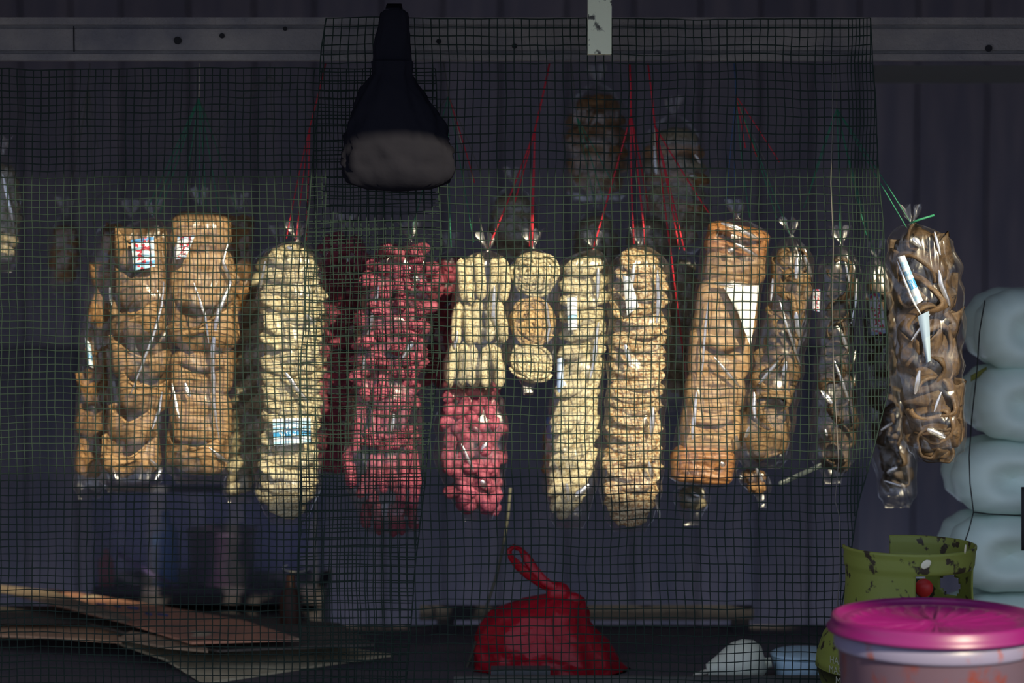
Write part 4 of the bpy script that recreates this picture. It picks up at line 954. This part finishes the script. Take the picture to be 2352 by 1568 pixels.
# ------------------------------------------------------------------ pink lidded tub
YT = -.63; st = S(YT); tcx = P(2150, 1410, YT).x; zl = P(2150, 1412, YT).z; rl_ = 242 * st
tub_m = M('stained_cloudy_plastic', (.30, .20, .24), .35, (.26, .19, .25), 4, .1, 30, spec=.4, trans=.25)
def stain(m, base, base2, st_col, sc_=9, thr=(.53, .62)):
    t = m.node_tree; N, L = t.nodes, t.links; b_ = N['Principled BSDF']
    tc = N.new('ShaderNodeTexCoord'); mp = N.new('ShaderNodeMapping'); mp.inputs['Scale'].default_value = (1, 1, .55); L.new(tc.outputs['Object'], mp.inputs[0])
    n1 = N.new('ShaderNodeTexNoise'); n1.inputs['Scale'].default_value = 4; L.new(mp.outputs[0], n1.inputs[0])
    c1 = N.new('ShaderNodeValToRGB'); c1.color_ramp.elements[0].color = (*base, 1); c1.color_ramp.elements[1].color = (*base2, 1); L.new(n1.outputs['Fac'], c1.inputs[0])
    n2 = N.new('ShaderNodeTexNoise'); n2.inputs['Scale'].default_value = sc_; n2.inputs['Detail'].default_value = 9; n2.inputs['Roughness'].default_value = .7; L.new(mp.outputs[0], n2.inputs[0])
    c2 = N.new('ShaderNodeValToRGB'); c2.color_ramp.elements[0].position = thr[0]; c2.color_ramp.elements[1].position = thr[1]
    c2.color_ramp.elements[0].color = (0, 0, 0, 1); c2.color_ramp.elements[1].color = (1, 1, 1, 1); L.new(n2.outputs['Fac'], c2.inputs[0])
    mx = N.new('ShaderNodeMix'); mx.data_type = 'RGBA'; L.new(c2.outputs[0], mx.inputs['Factor']); L.new(c1.outputs[0], mx.inputs['A']); mx.inputs['B'].default_value = (*st_col, 1)
    L.new(mx.outputs['Result'], b_.inputs['Base Color'])
stain(tub_m, (.13, .065, .085), (.10, .085, .13), (.19, .035, .02))
rim_m = M('lilac_plastic_rim', (.36, .32, .46), .35, spec=.4); stain(rim_m, (.17, .155, .23), (.15, .14, .23), (.22, .06, .045), 14, (.60, .66))
r = empty('food_tub', (tcx, YT, ZS)); tag(r, 'stained cloudy food tub with a bright pink fluted lid at the lower right', 'tub')
lo = zl - .025
prof = [(.0001, ZS + .001), (rl_ * .80, ZS + .001), (rl_ * .84, ZS + .012), (rl_ * .93, lo - .036), (rl_ * .935, lo - .03)]
v, f = lathe(prof, 80); MB().add([Vector(q) + Vector((tcx, YT, 0)) for q in v], f).build('body', tub_m, r, True, r.location)
prof = [(rl_ * .935, lo - .031), (rl_ * .965, lo - .030), (rl_ * .972, lo - .026), (rl_ * .975, lo + .004), (rl_ * .93, lo + .006)]
v, f = lathe(prof, 80); MB().add([Vector(q) + Vector((tcx, YT, 0)) for q in v], f).build('rim', rim_m, r, True, r.location)
pk = M('hot_pink_plastic', (.145, .005, .085), .38, spec=.5)
nl = 192; prof = [(.985, -.024), (1.04, -.025), (1.045, -.021), (1.01, -.016), (1.0, -.006), (.99, .0), (.955, .0015), (.93, -.003), (.915, -.009)]
inner = [1 - i / 26 for i in range(1, 27)]
vs = []
for (a, z) in prof:
    for k in range(nl):
        an = 2 * math.pi * k / nl; vs.append(Vector((tcx + rl_ * a * math.cos(an), YT + rl_ * a * math.sin(an), zl + z)))
NF = 30
for q in inner:
    rr = .915 * q
    for k in range(nl):
        an = 2 * math.pi * k / nl; ph = (an * NF / (2 * math.pi) + .25 * q) % 1.0
        fan = max(0, min(1, (.93 - q) / .10)) * min(1, q * 2.2)
        saw = ph if ph < .8 else (1 - ph) * 4
        z = -.009 - .011 * fan * (1 - saw) - .004 * (1 - q) + (.003 if q < .16 and q > .1 else 0)
        vs.append(Vector((tcx + rl_ * rr * math.cos(an), YT + rl_ * rr * math.sin(an), zl + z)))
MB().add(vs, grid_faces(nl, len(prof) + len(inner), True)).build('lid', pk, r, True, r.location)['label'] = 'hot pink fluted lid'

# ------------------------------------------------------------------ white plastic bundles
wm_ = M('milky_white_plastic', (.70, .86, .78), .4, (.60, .76, .72), 3, .35, 12, spec=.4, trans=.1, stretch=(.5, 1, 2.5))
YW = .22; sw = S(YW)
specs = [(2356, 757, 118, 96, 'topmost plump white plastic bundle of the stack at the right edge'), (2350, 925, 122, 90, 'second plump white plastic bundle from the top of the right stack'),
         (2318, 1095, 133, 88, 'third plump white plastic bundle from the top, wider than those above'), (2312, 1268, 138, 92, 'fourth plump white plastic bundle, partly behind the green gas cylinder'),
         (2320, 1442, 138, 86, 'fifth plump white plastic bundle, lowest of the stack and hidden behind the pink lid')]
for k, (cx, cy, a, b_, lab) in enumerate(specs):
    c = P(cx, cy, YW)
    if k == 5: c.z = ZS + b_ * sw * 1.0
    o = empty('plastic_bundle', (c.x, c.y, c.z - b_ * sw)); tag(o, lab, 'plastic bundle', 'white plastic bundles stacked at the right')
    for part, (dx, dY, sc_) in enumerate(((0, 0, 1.0), (-8 if k < 2 else -6, .11, .97))):
        vs = []; nu, nv = 64, 40
        for j in range(nv):
            t_ = j / (nv - 1) * math.pi     # pole faces the viewer: gathered dimple at the front
            for i in range(nu):
                ph = 2 * math.pi * i / nu
                rr = math.sin(t_) ** .62; yy = -math.cos(t_)
                front = max(0, -yy)
                dim = .55 * math.exp(-(rr / .34) ** 2) if yy < 0 else 0
                ridg = .022 * math.sin(ph * 13 + rr * 3 + k) * rr * (1 - rr * .55) * 1.6 + .02 * nz(math.cos(ph) * 2 + k, math.sin(ph) * 2, yy)
                ex = (abs(math.cos(ph)) ** .80) * (1 if math.cos(ph) > 0 else -1); ez = (abs(math.sin(ph)) ** .80) * (1 if math.sin(ph) > 0 else -1)
                q = rr * (1 + ridg)
                vs.append(Vector((c.x + (dx + ex * q * a * sc_) * sw, c.y + dY + yy * .075 * (1 - dim), c.z + ez * q * (b_ - .5) * sc_ * sw)))
        MB().add(vs, grid_faces(nu, nv, True)).build('lobe', wm_, o, True, o.location)
r = MB(); pts = [(2262, 690), (2250, 760), (2244, 850), (2232, 960), (2226, 1050), (2228, 1110), (2236, 1176), (2226, 1215), (2214, 1250), (2210, 1330)]
r.tube([P(a, b2, YW - .085 + (.05 if i in (0, 2) else 0.0)) for i, (a, b2) in enumerate(pts)], .0013, 6)
r.tube([P(2236, 1176, YW - .085), P(2270, 1180, YW - .085), P(2345, 1184, YW - .085)], .0013, 6)
r = r.build('binding_cord', M('black_cord', (.015, .018, .018), .7), None, True, P(2262, 690, YW - .085)); tag(r, 'thin black cord tied down the stack of white plastic bundles', 'cord')
v, f = thick_sheet(4, 10, lambda u, v: P(2346 + 16 * u, 1118 + 145 * v, YW - .105 - .01 * math.sin(v * 3)), .004)
r = MB().add(v, f).build('black_strap', M('black_strap_m', (.015, .015, .017), .7), None, True, P(2350, 1180, YW - .1)); tag(r, 'black strap end at the right edge in front of the third white bundle', 'strap')
v, f = thick_sheet(6, 4, lambda u, v: P(2230 + 36 * u, 862 - 20 * u + 14 * v, YW + .02), .003)
r = MB().add(v, f).build('yellow_tag', M('dull_yellow', (.22, .22, .04), .6), None, True, P(2240, 858, YW)); tag(r, 'small dull yellow tag between the two upper white bundles', 'tag')

# ------------------------------------------------------------------ white squeeze bottle, pale container, dark box
YQ = .12; sq = S(YQ); c0 = P(1700, 1518, YQ)
whm = M('creamy_white_plastic', (.86, .90, .74), .35, spec=.5, trans=.1)
def lathe_x(prof, cx, cy, Y, rot, mat, name, parent, n=36):
    v, f = lathe([(max(a, .01) * S(Y), z * S(Y)) for a, z in prof], n); e = Euler((0, rot, 0)).to_matrix(); c = P(cx, cy, Y)
    return MB().add([e @ Vector(q) + c for q in v], f).build(name, mat, parent, True, parent.location)
r = empty('squeeze_bottle', P(1700, 1566, YQ)); tag(r, 'round white squeeze bottle lying on its side with a thin spout to the left', 'bottle')
lathe_x([(0, -52), (30, -50), (46, -36), (54, -12), (52, 14), (42, 36), (30, 56), (21, 74), (17, 84), (0, 86)], 1706, 1522, YQ, R(-103), whm, 'body', r)
lathe_x([(0, 0), (14, 1), (15, 6), (12, 12), (12, 22), (0, 23)], 1750, 1524, YQ, R(80), whm, 'cap', r)
lathe_x([(0, 0), (6.5, 0)] + [(5.5 + 1.6 * (i % 2), 4 + i * 4.2) for i in range(10)] + [(0, 48)], 1636, 1538, YQ - .01, R(-108), M('ivory_spout', (.62, .60, .48), .4), 'spout', r)
r = empty('pale_dish', P(1840, 1566, YQ)); tag(r, 'pale bluish plastic dish half hidden by the gas cylinder', 'dish')
bd = M('pale_blue_plastic', (.50, .70, .82), .45)
v, f = lathe([(.0001, 0), (.052, 0), (.060, .01), (.070, .048), (.068, .050), (.058, .046), (.05, .014), (.0001, .010)], 40)
base = P(1850, 1566, YQ + .03); MB().add([Vector(q) + Vector((base.x, base.y, ZS)) for q in v], f).build('bowl', bd, r, True, r.location)
v, f = lathe([(.058, .0505), (.0715, .0505), (.0725, .054), (.066, .058), (.03, .060), (.0001, .060)], 40)
MB().add([Vector(q) + Vector((base.x, base.y, ZS)) for q in v], f).build('cover', bd, r, True, r.location)
p = P(1130, 1560, .06); r = empty('small_box', (p.x, .06, ZS)); tag(r, 'flat dark grey box in front of the red bag at the bottom edge', 'box')
x0, x1 = P(1130, 0, .06).x, P(1262, 0, .06).x; zt = P(0, 1536, .06).z
gm = M('dark_grey_card', (.075, .08, .085), .6)
MB().box(x0, x1, .05, .09, ZS, zt - .010).build('tray', gm, r, False, r.location); MB().box(x0 - .003, x1 + .003, .046, .094, zt - .0095, zt).build('cover', gm, r, False, r.location)
# low rail at the front edge of the shelf
rl = MB().box(P(1040, 0, .03).x, P(1900, 0, .03).x, .018, .034, ZS, P(0, 1551, .03).z).build('shelf_rail', M('dull_grey_rail', (.085, .085, .08), .8)); tag(rl, 'low grey rail along the counter in front of the red bag and squeeze bottle', 'rail')
